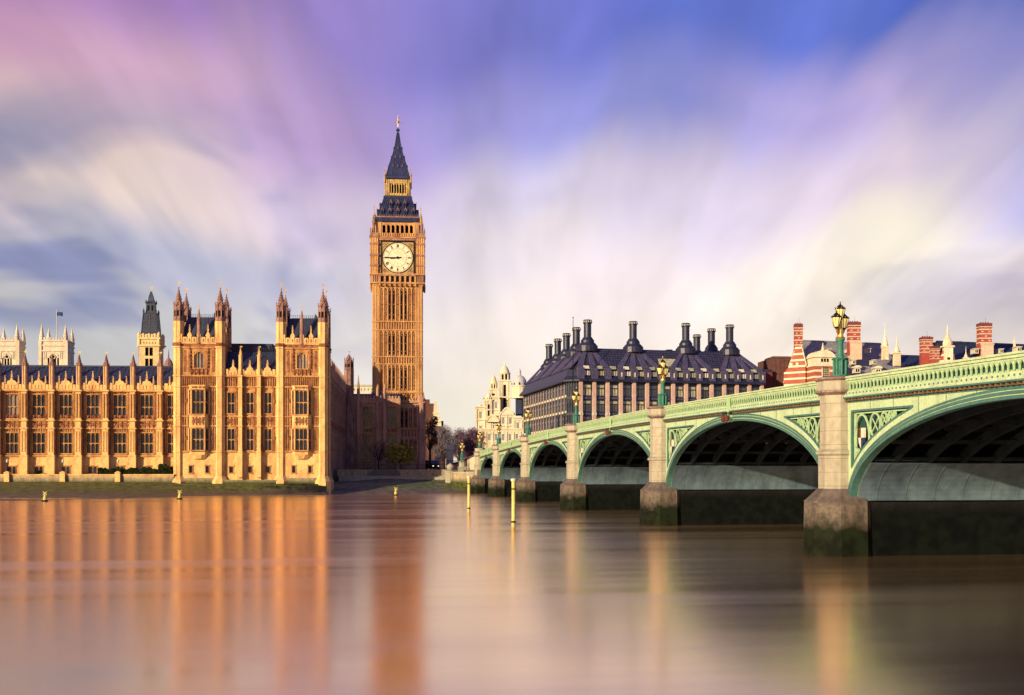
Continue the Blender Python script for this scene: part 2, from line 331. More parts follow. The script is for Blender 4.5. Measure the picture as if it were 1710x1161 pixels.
bank = [pal(-330, 9), pal(-2, 9), pal(-.5, 21), (26, 262), (27.5, 244), (120, 243), (900, 243), (2500, 2600), (-2500, 2600), (-900, 250)]
g = MB(); g.pxy(bank, -3, 4.9)
m_ground = mat('bank_paving', (.20,.17,.14), .9, (.13,.11,.09), .2)
tag(g.build('bank_ground', m_ground), kind='structure')

def mud_mat():
    m = mat('tidal_mud', (.085,.065,.055), .6, (.19,.14,.10), .45, (1,1,1), .4, .7, .2, 3, spec=.3); nt = m.node_tree; L = nt.links.new
    b = nt.nodes['Principled BSDF']; src = b.inputs['Base Color'].links[0].from_socket
    ge = nt.nodes.new('ShaderNodeNewGeometry'); sp = nt.nodes.new('ShaderNodeSeparateXYZ'); L(ge.outputs['Position'], sp.inputs[0])
    n = nt.nodes.new('ShaderNodeTexNoise'); L(ge.outputs['Position'], n.inputs['Vector']); n.inputs['Scale'].default_value = .55; n.inputs['Detail'].default_value = 7; n.inputs['Roughness'].default_value = .7
    a = nt.nodes.new('ShaderNodeMath'); a.operation = 'MULTIPLY_ADD'; L(n.outputs[0], a.inputs[0]); a.inputs[1].default_value = 5.0; L(sp.outputs[2], a.inputs[2])
    r = nt.nodes.new('ShaderNodeMapRange'); L(a.outputs[0], r.inputs[0]); r.inputs[1].default_value = 2.75; r.inputs[2].default_value = 3.6
    mx = nt.nodes.new('ShaderNodeMix'); mx.data_type = 'RGBA'; L(r.outputs[0], mx.inputs[0]); L(src, mx.inputs[6]); w2 = nt.nodes.new('ShaderNodeTexNoise'); L(ge.outputs['Position'], w2.inputs['Vector']); w2.inputs['Scale'].default_value = .8; w2.inputs['Detail'].default_value = 5; w2.inputs['Roughness'].default_value = .7
    wr = nt.nodes.new('ShaderNodeValToRGB'); wr.color_ramp.elements[0].color = (.022,.030,.008,1); wr.color_ramp.elements[1].color = (.105,.120,.030,1); wr.color_ramp.elements[0].position = .40; wr.color_ramp.elements[1].position = .62; L(w2.outputs[0], wr.inputs[0]); L(wr.outputs[0], mx.inputs[7]); L(mx.outputs[2], b.inputs['Base Color'])
    return m
def foreshore():
    """sloping strip of weed and mud between the walls and the low water line"""
    rng = random.Random(5)
    top, edge = [], []
    for px, dw, zt, de in ((-420,226,2.3,176),(-60,228,2.3,178),(0,229,2.3,180),(75,229,2.3,184),(180,230,2.3,193),(287,231,2.2,203),(300,230,1.9,206),(420,232,1.9,219),(545,234.6,1.8,232),
                           (552,256,2.4,236),(600,257,2.6,238),(650,258,2.7,240),(700,259,2.7,243),(740,259,2.6,245),(790,252,2.0,247),(830,249,1.2,246)):
        top.append((px, dw, zt)); edge.append((px, de))
    vs, fs, n = [], [], 9
    for (px, dw, zt), (_, de) in zip(top, edge):
        for k in range(n):
            t = k/(n-1); X, Y = W(px, dw+(de-dw)*t)
            t2 = min(1, t*2.2) if px < 548 else t
            z = zt*(1-t2)**.9+(.28*(1-t)) - .12*t + (rng.uniform(-.22,.22) if 0 < k < n-1 else 0)
            vs.append((X, Y, z))
    for i in range(len(top)-1):
        for k in range(n-1): fs.append([i*n+k, (i+1)*n+k, (i+1)*n+k+1, i*n+k+1])
    m = MB(); m.add(vs, fs); o = m.build('foreshore_terrain', mud_mat(), smooth=True)
    tag(o, kind='structure')
foreshore()

# ------------------------------------------------------------------ the bridge
BX, BY = 28.16, 245.4
bridge = empty('arch_bridge', (BX, BY, 0), R(-90), 'long green iron arch bridge with stone piers crossing the river', 'bridge')
PS = [0, 30.4, 65.3, 103.35, 142.95, 181.0, 215.9, 246.0]      # abutment, six piers, abutment
CROWN = [7.3, 7.95, 8.4, 8.55, 8.4, 7.85, 7.3]
BW = 25.0
def ztop(s): return 10.5-.000122*(s-122.7)**2
SPR = 3.1
def pier():
    p = MB()
    p.ngon(0,0,1.22,1.22,3.5,5.62); p.ngon(0,0,1.22,1.36,5.62,5.72); p.ngon(0,0,1.36,1.36,5.72,5.86); p.ngon(0,0,1.36,1.14,5.86,6.0)
    p.ngon(0,0,1.14,1.13,6.0,9.4)
    return p
def pier_parts(par):
    b = MB(); b.ngon(0,0,2.15,2.0,-3,2.95,sx=1.02); b.build('pier_base', M['plinth'], par)
    b = MB(); b.ngon(0,0,2.02,2.02,2.95,3.08); b.ngon(0,0,1.98,1.27,3.08,3.75); b.build('sloping_plinth', M['granited'], par)
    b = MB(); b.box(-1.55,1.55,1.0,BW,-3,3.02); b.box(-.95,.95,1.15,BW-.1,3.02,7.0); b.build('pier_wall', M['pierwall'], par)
def pier_cap():
    c = MB()
    c.ngon(0,0,1.14,1.42,-1.02,-.86); c.ngon(0,0,1.42,1.42,-.86,-.74); c.m = 1; c.ngon(0,0,1.3,1.3,-.74,-.22); c.m = 0
    c.ngon(0,0,1.3,1.46,-.22,-.12); c.ngon(0,0,1.46,1.46,-.12,-.02); c.ngon(0,0,1.46,1.1,-.02,.06)
    return c
pier0 = None
for i, s in enumerate(PS):
    if i == 0:
        pier0 = pier().build('pier', M['granite'], bridge); pier_parts(pier0)
        cap = pier_cap().build('pier_cap', [M['cap'], M['granite']], pier0)
        pi = pier0
    else: pi = copy_tree(pier0, bridge)
    pi.location = (s, 0, 0)
    for ch in pi.children:
        if ch.name.startswith('pier_cap'): ch.location = (0, 0, ztop(s))

def plate(name, mats, par, outer, holes, t0, t1):
    """flat plate in s,z with holes, thickness t0..t1"""
    bm = bmesh.new()
    loops = []
    for lp in [outer]+holes:
        vs = [bm.verts.new((x, t0, z)) for x, z in lp]; loops.append(vs)
    es = [bm.edges.new((vs[i], vs[(i+1) % len(vs)])) for vs in loops for i in range(len(vs))]
    bmesh.ops.triangle_fill(bm, use_beauty=True, use_dissolve=False, edges=es, normal=(0,-1,0))
    for lp, vs in zip([outer]+holes, loops):
        bk = [bm.verts.new((x, t1, z)) for x, z in lp]
        for i in range(len(vs)):
            j = (i+1) % len(vs); bm.faces.new((vs[i], vs[j], bk[j], bk[i]))
    bmesh.ops.recalc_face_normals(bm, faces=bm.faces)
    me = bpy.data.meshes.new(name); bm.to_mesh(me); bm.free()
    for m in mats: me.materials.append(m)
    o = bpy.data.objects.new(name, me); COL.objects.link(o); o.parent = par
    return o
def arc(sc, a, h, n=48, t0=math.pi, t1=0.): return [(sc+a*math.cos(t0+(t1-t0)*i/n), SPR+h*math.sin(t0+(t1-t0)*i/n)) for i in range(n+1)]

for i in range(7):
    sa, sb = PS[i], PS[i+1]; sc, half = (sa+sb)/2, (sb-sa)/2
    a, h = half-1.55, CROWN[i]-SPR
    B = .92
    top = [(s, ztop(s)-1.42) for s in [sb-1.0-(sb-sa-2.0)*k/16 for k in range(17)]]
    intr = arc(sc, a, h)
    outer = [(sa+1.0, SPR)]+intr+[(sb-1.0, SPR)]+top
    holes = []
    for sgn in (-1, 1):
        sl = sc+sgn*(half-1.55)
        zt = lambda s: ztop(s)-1.95
        cur = []
        for k in range(60):
            t = math.pi/2*(1-k/59)                                    # crown -> springing
            s_, z_ = sc+sgn*(a+B)*math.cos(t), SPR+(h+B)*math.sin(t)
            if (s_-sl)*sgn < 0 and z_ < zt(s_)-.03: cur.append((s_, z_))
        if len(cur) < 4: continue
        tip = cur[0]
        z_sl = SPR+(h+B)*math.sqrt(max(.01, 1-((sl-sc)/(a+B))**2))
        tri = [(tip[0]-sgn*.25, zt(tip[0]))]+cur+[(sl, z_sl), (sl, zt(sl))]
        holes.append((tri, sgn, sl, cur, z_sl, zt))
    sp = plate('arch_span', [M['greeny']], bridge, outer, [q[0] for q in holes], 0, .34)
    # raised frame and iron tracery of the spandrels
    for tri, sgn, sl, cur, z_sl, zt in holes:
        tr = MB(); fr = MB(); sh = MB(); bk = MB()
        c = [sum(p[0] for p in tri)/len(tri), sum(p[1] for p in tri)/len(tri)]
        n = len(tri)
        for k in range(n):
            p, q = tri[k], tri[(k+1) % n]
            fr.bar((p[0], .02, p[1]), (q[0], .02, q[1]), .075, n=4)
            tr.bar((p[0]+(c[0]-p[0])*.10, .14, p[1]+(c[1]-p[1])*.10), (q[0]+(c[0]-q[0])*.10, .14, q[1]+(c[1]-q[1])*.10), .05, n=4)
        # rings shrinking towards the tip
        pos = sl-sgn*.18; first = True
        for _ in range(7):
            zt_, best = zt(pos), None
            for r in [x*.04 for x in range(30, 3, -1)]:
                s_ = pos-sgn*r; uu = (s_-sgn*r*-.35-sc)/(a+B)
                zc = SPR+(h+B)*math.sqrt(max(0, 1-((s_+sgn*r*.55-sc)/(a+B))**2))
                if zt(s_)-.18-zc > 2*r*(1.25 if first else 1.0)+.05: best = (r, s_, zc); break
            if not best: break
            r, s_, zc = best; kz = 1.4 if first else 1.05
            cz = zt(s_)-.16-r*kz
            tr.ring(s_, cz, r-.085, r, .04, .12, 18, 1, kz)
            if first:
                w_, hh = r*.34, r*.70
                for m_, q in ((0, [(-w_,0),(0,0),(0,hh*.8),(-w_,hh*.8)]), (1, [(0,0),(w_,0),(w_,hh*.8),(0,hh*.8)]),
                              (1, [(-w_,0),(-w_*.8,-hh*.45),(0,-hh*.9),(0,0)]), (2, [(0,0),(0,-hh*.9),(w_*.8,-hh*.45),(w_,0)])):
                    sh.m = m_; sh.pxz([(s_+x, cz+z) for x, z in (q if True else q)], .02, .16)
                first = False
            else:
                for an in (45, 135):
                    dx, dz = r*.8*math.cos(R(an)), r*.8*math.sin(R(an))
                    tr.bar((s_-dx,.09,cz-dz), (s_+dx,.09,cz+dz), .035, n=4)
            pos = s_-sgn*(r+.04)
        # pendant rings below the shield
        zc = z_sl+.55; s_ = sl-sgn*.42
        tr.ring(s_, zc+.15, .22, .30, .08, .24, 12, .8, 1.3)
        fr.build('spandrel_frame', M['teal'], sp)
        tr.build('spandrel_tracery', M['green'], sp)
        if sh.v: sh.build('shield', [M['red'], M['cream'], M['blue']], sp)
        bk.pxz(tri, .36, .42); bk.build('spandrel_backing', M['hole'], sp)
    # stepped mouldings round the arch
    mo = MB()
    for e0, e1, t0, t1, mi in ((-.02,.13,-.12,.3,0), (.13,.20,-.05,.2,1), (.20,.33,-.10,.2,0), (.33,.39,-.04,.1,1), (.39,.50,-.07,.1,0)):
        mo.m = mi; mo.band(arc(sc, a+e0, h+e0), arc(sc, a+e1, h+e1), t0, t1)
    for q in range(1, 12):                                    # joints between the cast plates
        s_ = sa+1.2+(sb-sa-2.4)*q/12; uu = (s_-sc)/(a+.5)
        if abs(uu) > .985: continue
        z0_ = SPR+(h+.5)*math.sqrt(1-uu*uu); inside = any((s_-sl)*sgn < 0 and z_b < zt(s_) for tri, sgn, sl, cur, z_sl, zt in holes for z_b in [SPR+(h+B)*math.sqrt(max(0, 1-((s_-sc)/(a+B))**2))])
        z1_ = ztop(s_)-1.48
        if inside: z0_ = ztop(s_)-1.90
        mo.m = 0; mo.box(s_-.022, s_+.022, -.012, .02, z0_, z1_)
    mo.build('arch_moulding', [M['teal'], M['green']], sp)
    # girders, plated haunches and deck underside
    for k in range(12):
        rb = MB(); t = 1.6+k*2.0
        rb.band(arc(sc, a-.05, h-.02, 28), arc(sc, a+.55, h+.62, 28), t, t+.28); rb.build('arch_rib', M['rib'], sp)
    th = math.asin(min(.95, (5.2-SPR)/h))
    for t0_, t1_ in ((math.pi, math.pi-th), (th, 0)):
        hp = MB(); hp.band(arc(sc, a-.10, h-.06, 8, t0_, t1_), arc(sc, a+.02, h+.05, 8, t0_, t1_), .36, BW-.4)
        for k in range(14): hp.band(arc(sc, a-.125, h-.075, 8, t0_, t1_), arc(sc, a-.09, h-.05, 8, t0_, t1_), 1.4+k*1.7, 1.46+k*1.7)
        hp.build('haunch_plate', M['haunch'], sp)
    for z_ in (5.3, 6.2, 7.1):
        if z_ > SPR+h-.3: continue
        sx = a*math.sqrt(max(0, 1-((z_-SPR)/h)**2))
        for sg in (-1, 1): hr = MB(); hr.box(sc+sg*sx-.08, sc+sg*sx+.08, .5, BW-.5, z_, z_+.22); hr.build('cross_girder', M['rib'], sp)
    far = MB(); far.band(arc(sc, a+.02, h+.02), [(s, ztop(s)-1.42) for s, _ in arc(sc, a+.02, h)], BW-.3, BW); far.build('far_face', M['green'], sp)
    # navigation lights under the crown
    zt_ = ztop(sc)-1.42
    for dx in (-.42, .42):
        if i == 5: break
        nl = MB()
        nl.m = 1; nl.box(sc+dx-.06, sc+dx+.06, -.62, -.02, zt_+.05, zt_+.13); nl.bar((sc+dx,-.55,zt_+.08),(sc+dx,-.55,zt_-.1), .05)
        nl.m = 0; nl.lathe(sc+dx, -.55, [(.08,zt_-.55),(.16,zt_-.46),(.17,zt_-.18),(.1,zt_-.1)], 8)
        nl.build('navigation_light', [M['red'], M['black']], sp)
    br = MB()
    if i != 5: br.box(sc-.22, sc+.22, -.30, 0, zt_-.55, zt_-.02); br.box(sc-.18, sc+.18, -.36, -.2, zt_-.1, zt_+1.3); br.build('crown_bracket', M['green'], sp)

    # parapet of this span
    n = max(8, int((sb-sa-2.2)/.43)); ds = (sb-sa-2.2)/n
    S = [sa+1.1+ds*k for k in range(n+1)]
    def strip(mb, zlo, zhi, t0, t1):
        mb.band([(s, ztop(s)+zlo) for s in S[::4]+[S[-1]]], [(s, ztop(s)+zhi) for s in S[::4]+[S[-1]]], t0, t1)
    pa = MB(); pa.m = 0
    strip(pa, -.10, 0, -.30, .38); strip(pa, -.24, -.10, -.22, .30); strip(pa, -.34, -.24, -.14, .25)
    strip(pa, -.90, -.80, -.14, .25)
    # concave cove under the pierced band
    strip(pa, -1.02, -.90, -.19, .25); strip(pa, -1.16, -1.02, -.26, .25)
    pa.m = 1; strip(pa, -1.24, -1.16, -.32, .25)
    pa.m = 3; strip(pa, -1.42, -1.24, .02, .25)  # black strip paints in the shade between the dentils
    pa.m = 1; strip(pa, -1.47, -1.42, -.06, .25)
    pa.m = 5; strip(pa, -.86, -.30, .03, .25)
    pa.m = 2
    for k in range(n):
        s0, s1 = S[k], S[k+1]; c = (s0+s1)/2; z = ztop(c); q = ds/2
        pa.pxz([(s0-.04,z-.82),(s0+.04,z-.82),(s0+.04,z-.54),(s0+q*.8,z-.37),(s0+q,z-.35),(s0+q,z-.32),(s0-q,z-.32),(s0-q,z-.35),(s0-q*.8,z-.37),(s0-.04,z-.54)], -.12, -.05)
        pa.pxz([(c-.05,z-.80),(c+.05,z-.80),(c+.02,z-.72),(c-.02,z-.72)], -.10, -.04)
        pa.m = 4; pa.box(s0+.02, s0+.13, -.24, .0, z-1.385, z-1.245); pa.m = 2
        pa.m = 1; pa.box(c-.05, c+.05, -.215, -.1, z-1.0, z-.92); pa.m = 2
    pa.build('parapet', [M['greeny'], M['teal'], M['green'], M['black'], M['dentil'], M['hole']], bridge)
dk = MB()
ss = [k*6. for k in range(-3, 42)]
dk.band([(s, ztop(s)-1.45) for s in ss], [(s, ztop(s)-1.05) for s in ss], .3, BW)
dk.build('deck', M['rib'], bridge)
fp = MB(); fp.band([(s, ztop(s)-1.45) for s in ss], [(s, ztop(s)) for s in ss], BW+.01, BW+.3); fp.build('far_parapet', M['green'], bridge)
ab = MB(); ab.box(247.2, 262, 1.3, BW, -3, 8.0); ab.build('abutment', M['pierwall'], bridge)

# ------------------------------------------------------------------ lamps on the piers
def make_lamp(label, group):
    r = empty('bridge_lamp', (0,0,0), 0, label, 'street lamp', group)
    p = MB(); p.ngon(0,0,.50,.46,0,.12); p.ngon(0,0,.30,.30,.12,.98)
    for k in range(8):
        t = 2*math.pi*k/8; p.ngon(.36*math.cos(t), .36*math.sin(t), .07, .07, .12, .95, 6)
        p.box(.36*math.cos(t)-.06, .36*math.cos(t)+.06, .36*math.sin(t)-.06, .36*math.sin(t)+.06, .95, 1.12)
    p.ngon(0,0,.40,.52,.95,1.03); p.ngon(0,0,.52,.44,1.03,1.08); p.build('pedestal', M['lampgreen'], r)
    c = MB(); c.lathe(0,0,[(.30,1.06),(.20,1.2),(.17,1.4),(.165,2.0),(.20,2.05),(.27,2.12),(.28,2.18),(.2,2.2)],10); c.build('column', M['lampgreen'], r, True)
    a = MB(); a.lathe(0,0,[(.24,2.2),(.30,2.26),(.2,2.32),(.16,2.5),(.20,2.62),(.12,2.85),(.10,3.25)],8)
    for sg in (-1,1):
        pts = [(0,2.34),(.22,2.5),(.34,2.62),(.40,2.74)]
        for u, v in zip(pts, pts[1:]): a.bar((0,sg*u[0],u[1]), (0,sg*v[0],v[1]), .07, n=6)
        a.ball(0, sg*.2, 2.62, .1, 6)
    a.build('arm', M['gold'], r)
    for y, z in ((-.40,2.76),(.40,2.76),(0,3.27)):
        l = MB(); l.lathe(0,y,[(.02,z-.02),(.10,z),(.13,z+.07),(.12,z+.10)],8); l.lathe(0,y,[(.30,z+.60),(.31,z+.65),(.20,z+.76),(.10,z+.86),(.04,z+.90),(.03,z+1.02)],8)
        for k in range(8):
            t = 2*math.pi*(k+.5)/8; l.bar((.135*math.cos(t), y+.135*math.sin(t), z+.08), (.275*math.cos(t), y+.275*math.sin(t), z+.61), .018, n=4)
        for k in range(8):
            t = 2*math.pi*k/8; l.m = 1; l.ball(.29*math.cos(t), y+.29*math.sin(t), z+.70, .035, 4)
        l.ball(0,y,z+1.03,.05,6); l.bar((0,y,z+1.05),(0,y,z+1.2),.012)
        lo = l.build('lantern', [M['black'], M['gold']], r)
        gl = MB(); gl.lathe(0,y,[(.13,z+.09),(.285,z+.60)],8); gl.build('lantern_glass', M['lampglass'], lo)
    return r
LG = 'triple lanterns on the bridge piers'
lamp_labels = ['green triple lantern on the last pier, where the bridge meets the far bank', 'green triple lantern on the second pier from the far bank, before the white domed building',
               'green triple lantern just left of the slated office block corner', 'green triple lantern before the round corner of the dark roofed office block',
               'green triple lantern standing in front of the long side of the dark roofed block', 'biggest triple lantern with amber glass on the nearest bridge pier, before the red brick building']
lamp0 = None
for i, s in enumerate(PS[:6]):
    if lamp0 is None: lamp0 = make_lamp(lamp_labels[0], LG); l = lamp0
    else: l = copy_tree(lamp0); l['label'] = lamp_labels[i]
    l.location = (BX, BY-s, ztop(s)+.05); l.rotation_euler = (0,0,R(-55))
l = copy_tree(lamp0); l['label'] = 'triple lantern on a low stone pillar at the bridge approach, before purple trees'; X, Y = W(772, 262); l.location = (X, Y, 6.9); l.rotation_euler = (0,0,R(-55))

# ------------------------------------------------------------------ river walls and foreshore furniture
def stone_pillar():
    r = empty('stone_pillar', (X, Y, 0), 0, 'stone pillar carrying a lantern at the bridge approach', 'pillar')
    b = MB(); b.square(0,0,[(.85,1),(.85,5.2),(.95,5.3),(.95,5.6)]); b.ngon(0,0,.8,.8,5.6,6.6); b.build('shaft', M['granite'], r)
    b = MB(); b.ngon(0,0,.95,1.0,6.6,6.75); b.ngon(0,0,1.0,.7,6.75,6.93); b.build('cap', M['cap'], r)
stone_pillar()
def run_wall(name, label, cat, pts, zb, zt, mats, th=.7, coping=True, cmat=None):
    r = empty(name, (*pts[0], 0), 0, label, cat)
    wb, cb = MB(), MB()
    for p, q in zip(pts, pts[1:]):
        Mx, ln = face_m((p[0]-pts[0][0], p[1]-pts[0][1]), (q[0]-pts[0][0], q[1]-pts[0][1]))
        wb.M = Mx; cb.M = Mx
        wb.box(0, ln, 0, th, zb, zt); cb.box(-.1, ln+.1, -.12, th+.1, zt, zt+.28); cb.box(0, ln, -.06, th, zt-.32, zt-.18)
    wb.build('wall', mats, r); cb.build('coping', cmat or M['granite'], r)
    return r
run_wall('embankment_wall', 'stained grey river wall below the clock tower with green weed at its foot', 'wall', [pal(.6, 20.5), W(650, 259.5), W(745, 260)], -1, 4.65, M['bankwall'])
for o_ in [x for x in bpy.data.objects if x.name == 'embankment_wall']:
    f_ = MB(); pts_ = [pal(.6, 20.5), W(650, 259.5), W(745, 260)]
    for p, q in zip(pts_, pts_[1:]):
        f_.M, ln = face_m((p[0]-pts_[0][0], p[1]-pts_[0][1]), (q[0]-pts_[0][0], q[1]-pts_[0][1])); f_.box(0, ln, -1.6, .1, -1, 3.35); f_.box(0, ln, -.7, .05, 3.35, 3.6)
    f_.build('wall_footing', M['granite'], o_)
rail = empty('iron_railing', (*W(588, 266), 4.9), 0, 'dark iron railing along the river walk before the clock tower', 'railing')
rb = MB(); p0, p1 = W(588,266), W(742,266)
for k in range(2):
    rb.bar((0,0,.35+.75*k), (p1[0]-p0[0], p1[1]-p0[1], .35+.75*k), .05, n=4)
nb = 66
for k in range(nb+1):
    t = k/nb; rb.bar(((p1[0]-p0[0])*t, (p1[1]-p0[1])*t, 0), ((p1[0]-p0[0])*t, (p1[1]-p0[1])*t, 1.3), .035, .02, 4)
rb.build('railing', M['black'], rail)
# landing stage beside the bridge
run_wall('landing_wall', 'low tan stone landing wall jutting out beside the last bridge pier', 'wall', [W(746,258), W(758,252), W(797,249)], -1, 4.2, M['bankwall'], .8)
lp = empty('domed_bollard', (*W(752,256), 0), 0, 'fat round topped stone bollard on the corner of the river wall', 'bollard')
b = MB(); b.lathe(0,0,[(1.1,0),(1.1,4.3),(1.2,4.4),(1.2,4.6),(.8,4.75)],12); b.build('base', M['granite'], lp)
b = MB(); b.lathe(0,0,[(.75,4.7),(.78,5.3),(.9,5.4),(.85,5.6),(.65,5.95),(.3,6.2),(.02,6.3)],12); b.build('cap', M['granite'], lp, True)
# curved approach wall
aw = []
for px, d in ((757,300),(766,285),(776,272),(787,259),(797.5,249.5)): aw.append(W(px, d))
r_ = empty('approach_wall', (*aw[0], 0), 0, 'curving cream stone wall rising to the far end of the bridge', 'wall')
wb, cb = MB(), MB()
zt_ = [6.7,6.9,7.3,7.9,8.5]
for k in range(4):
    p, q = aw[k], aw[k+1]; Mx, ln = face_m((p[0]-aw[0][0],p[1]-aw[0][1]), (q[0]-aw[0][0],q[1]-aw[0][1]))
    wb.M = Mx; cb.M = Mx
    wb.pxz([(0,0),(ln,0),(ln,zt_[k+1]-.35),(0,zt_[k]-.35)], 0, .6); cb.pxz([(0,zt_[k]-.35),(ln,zt_[k+1]-.35),(ln,zt_[k+1]),(0,zt_[k])], -.15, .75)
wb.build('wall', M['white'], r_); cb.build('coping', M['granited'], r_)

def buoy(px, py, label):
    d = EYE*F/(py-HY); X, Y = W(px, d)
    r = empty('marker_buoy', (X, Y, 0), 0, label, 'buoy', 'yellow buoys off the far bank')
    b = MB(); b.lathe(0,0,[(.05,-.3),(.45,-.2),(.5,.1),(.3,.22),(.05,.25)],10); b.build('float', M['black'], r)
    b = MB(); b.lathe(0,0,[(.30,.2),(.26,.6),(.18,.75),(.16,1.0)],8); b.build('body', M['yellow'], r)
    b = MB()
    for sg in (-1,1): b.bar((-.30,0,1.28-sg*.24),(.30,0,1.28+sg*.24),.09,n=4)
    b.bar((0,0,.9),(0,0,1.3),.06); b.build('topmark', M['yellow'], r)
buoy(75, 837.5, 'yellow buoy on the water near the left edge, off the terrace wall')
buoy(300, 834, 'yellow buoy floating in front of the palace corner tower')
buoy(661, 827.5, 'yellow buoy floating straight below the clock tower')
def pile(px, pyb, pyt, label):
    d = EYE*F/(pyb-HY); X, Y = W(px, d); zt = ZP(pyt, d)
    r = empty('mooring_post', (X, Y, 0), 0, label, 'post', 'yellow posts in the river')
    b = MB(); b.lathe(0,0,[(.17,-3),(.16,zt-.25)],12); b.build('shaft', M['yellow'], r, False)
    b = MB(); b.lathe(0,0,[(.17,zt-.26),(.24,zt-.22),(.24,zt-.05),(.12,zt)],12); b.build('cap', M['cream'], r)
    b = MB(); b.lathe(0,0,[(.19,zt-.95),(.19,zt-.85)],12); b.lathe(0,0,[(.19,.35),(.19,.5)],12); b.build('collar', M['black'], r)
pile(783, 855, 795, 'yellow mooring post in the water, the farther of the two')
pile(857.5, 880, 799, 'tall yellow mooring post standing nearest in the water')
# ------------------------------------------------------------------ the palace
BE = R(4.69); R0 = (547-CX)/F*235; cB, sB = math.cos(BE), math.sin(BE)
def px2x(px, y=0.):
    k = (px-CX)/F
    return (k*(235+y*cB)+y*sB-R0)/(cB-k*sB)
def pdep(x, y): return 235+x*sB+y*cB
def pz(py, x=0., y=0.): return ZP(py, pdep(x, y))
palace = empty('gothic_palace', (PX, PY, 0), PA, 'long honey stone gothic palace with blue slate roofs and spiked turrets on the river', 'palace')

def window(par, x0, x1, z0, z1, y, lights=3, transom=True, rev=.45, glass='glass', head=True, M_=None, name='window', shallow=False):
    """stone frame with mullions in an opening at y, its glazing behind"""
    f = MB(M_); w = x1-x0; yy = y+.12; t = .085
    if shallow:
        f.box(x0-.12, x1+.12, y-.035, y+.01, z0-.16, z0+.02); f.box(x0-.12, x1+.12, y-.035, y+.01, z1-.02, z1+.16)
        for k in range(1, lights): f.box(x0+w*k/lights-.05, x0+w*k/lights+.05, y-.025, y+.02, z0, z1)
        f.box(x0, x1, y-.022, y+.02, (z0+z1)/2-.06, (z0+z1)/2+.06)
        o = f.build(name, M['stone'], par); g = MB(M_); g.box(x0+.02, x1-.02, y+rev-.03, y+rev, z0, z1); g.build('glazing', M[glass], o); return o
    f.box(x0-.11, x0+.03, y-.10, y+rev-.02, z0-.16, z1+.16); f.box(x1-.03, x1+.11, y-.10, y+rev-.02, z0-.16, z1+.16)
    f.box(x0-.2, x1+.2, y-.16, y+rev-.02, z0-.2, z0+.03); f.box(x0-.2, x1+.2, y-.14, y+rev-.02, z1-.03, z1+.2)
    for k in range(1, lights): c = x0+w*k/lights; f.box(c-t/2, c+t/2, yy, yy+.2, z0+.03, z1-.03)
    if transom: c = z0+(z1-z0)*.50; f.box(x0+.03, x1-.03, yy+.01, yy+.19, c-t*.6, c+t*.6)
    if head:
        lw = w/lights
        for zc in ([z1] + ([z0+(z1-z0)*.5] if transom else [])):
            for k in range(lights):
                a = x0+k*lw+t/2; b = a+lw-t; c = (a+b)/2; hh = min(.42, lw*.7)
                f.pxz([(a,zc-hh),(a+.12*lw,zc-hh*.45),(c,zc-.06),(b-.12*lw,zc-hh*.45),(b,zc-hh),(b,zc-.02),(a,zc-.02)][::-1], yy+.03, yy+.14)
    o = f.build(name, M['stone'], par)
    g = MB(M_); g.box(x0+.02, x1-.02, y+rev-.06, y+rev, z0, z1); g.build('glazing', M[glass], o)
    return o
def ribs(mb, x0, x1, n, z0, z1, y, prot=.12, w=.12):
    for k in range(n):
        c = x0+(x1-x0)*(k+.5)/n; mb.box(c-w/2, c+w/2, y-prot, y+.02, z0, z1)
def panels(mb, x0, x1, z0, z1, y, n, rng, prot=.14):
    """a band of carved shields and foliage in square panels"""
    ribs(mb, x0, x1, n+1, z0, z1, y, prot, .14)
    w = (x1-x0)/n
    for k in range(n):
        c, zc = x0+w*(k+.5), (z0+z1)/2; h = (z1-z0)/2
        mb.ngon(c, y, .01, .01, zc, zc+.01, 4)
        mb.pxz([(c-w*.22,zc+h*.6),(c-w*.22,zc-h*.1),(c,zc-h*.62),(c+w*.22,zc-h*.1),(c+w*.22,zc+h*.6)][::-1], y-.13, y)
        for sg in (-1,1):
            for q in (-.5,.1,.6): mb.bar((c+sg*w*.28,y-.04,zc+h*q),(c+sg*w*.42,y-.06,zc+h*(q+rng.uniform(-.3,.3))), .09, n=4)
def pinnacle(mb, x, y, z0, z1, r, n=4, crock=True, ball=True):
    mb.ngon(x, y, r, .03, z0, z1, n, math.pi/n)
    h = z1-z0
    if crock:
        for k in range(1, 5):
            z = z0+h*k/6; rr = r*(1-k/6)+.05
            for j in range(4):
                t = math.pi/4+j*math.pi/2; mb.ngon(x+rr*math.cos(t), y+rr*math.sin(t), .075, .02, z, z+.2, 4)
    if ball: mb.ngon(x, y, .13, .13, z1-h*.10, z1-h*.10+.14, 6)
def crest(mb, x0, x1, y, z, n, m=0):
    """stepped gothic parapet: merlons and a gablet at the middle"""
    w = (x1-x0)/n
    for k in range(n):
        if k % 2 == 0: mb.box(x0+k*w+.03, x0+(k+1)*w-.03, y-.05, y+.28, z, z+.42)
def vane(par, x, y, z, h=1.0, name='vane'):
    g = MB(); g.bar((x,y,z),(x,y,z+h),.05,.02,4); g.box(x-.02,x+.34,y-.02,y+.02,z+h*.45,z+h*.85); g.box(x-.22,x-.02,y-.015,y+.015,z+h*.55,z+h*.7); g.ngon(x,y,.09,.09,z,z+.1,6)
    return g.build(name, M['gold'], par)
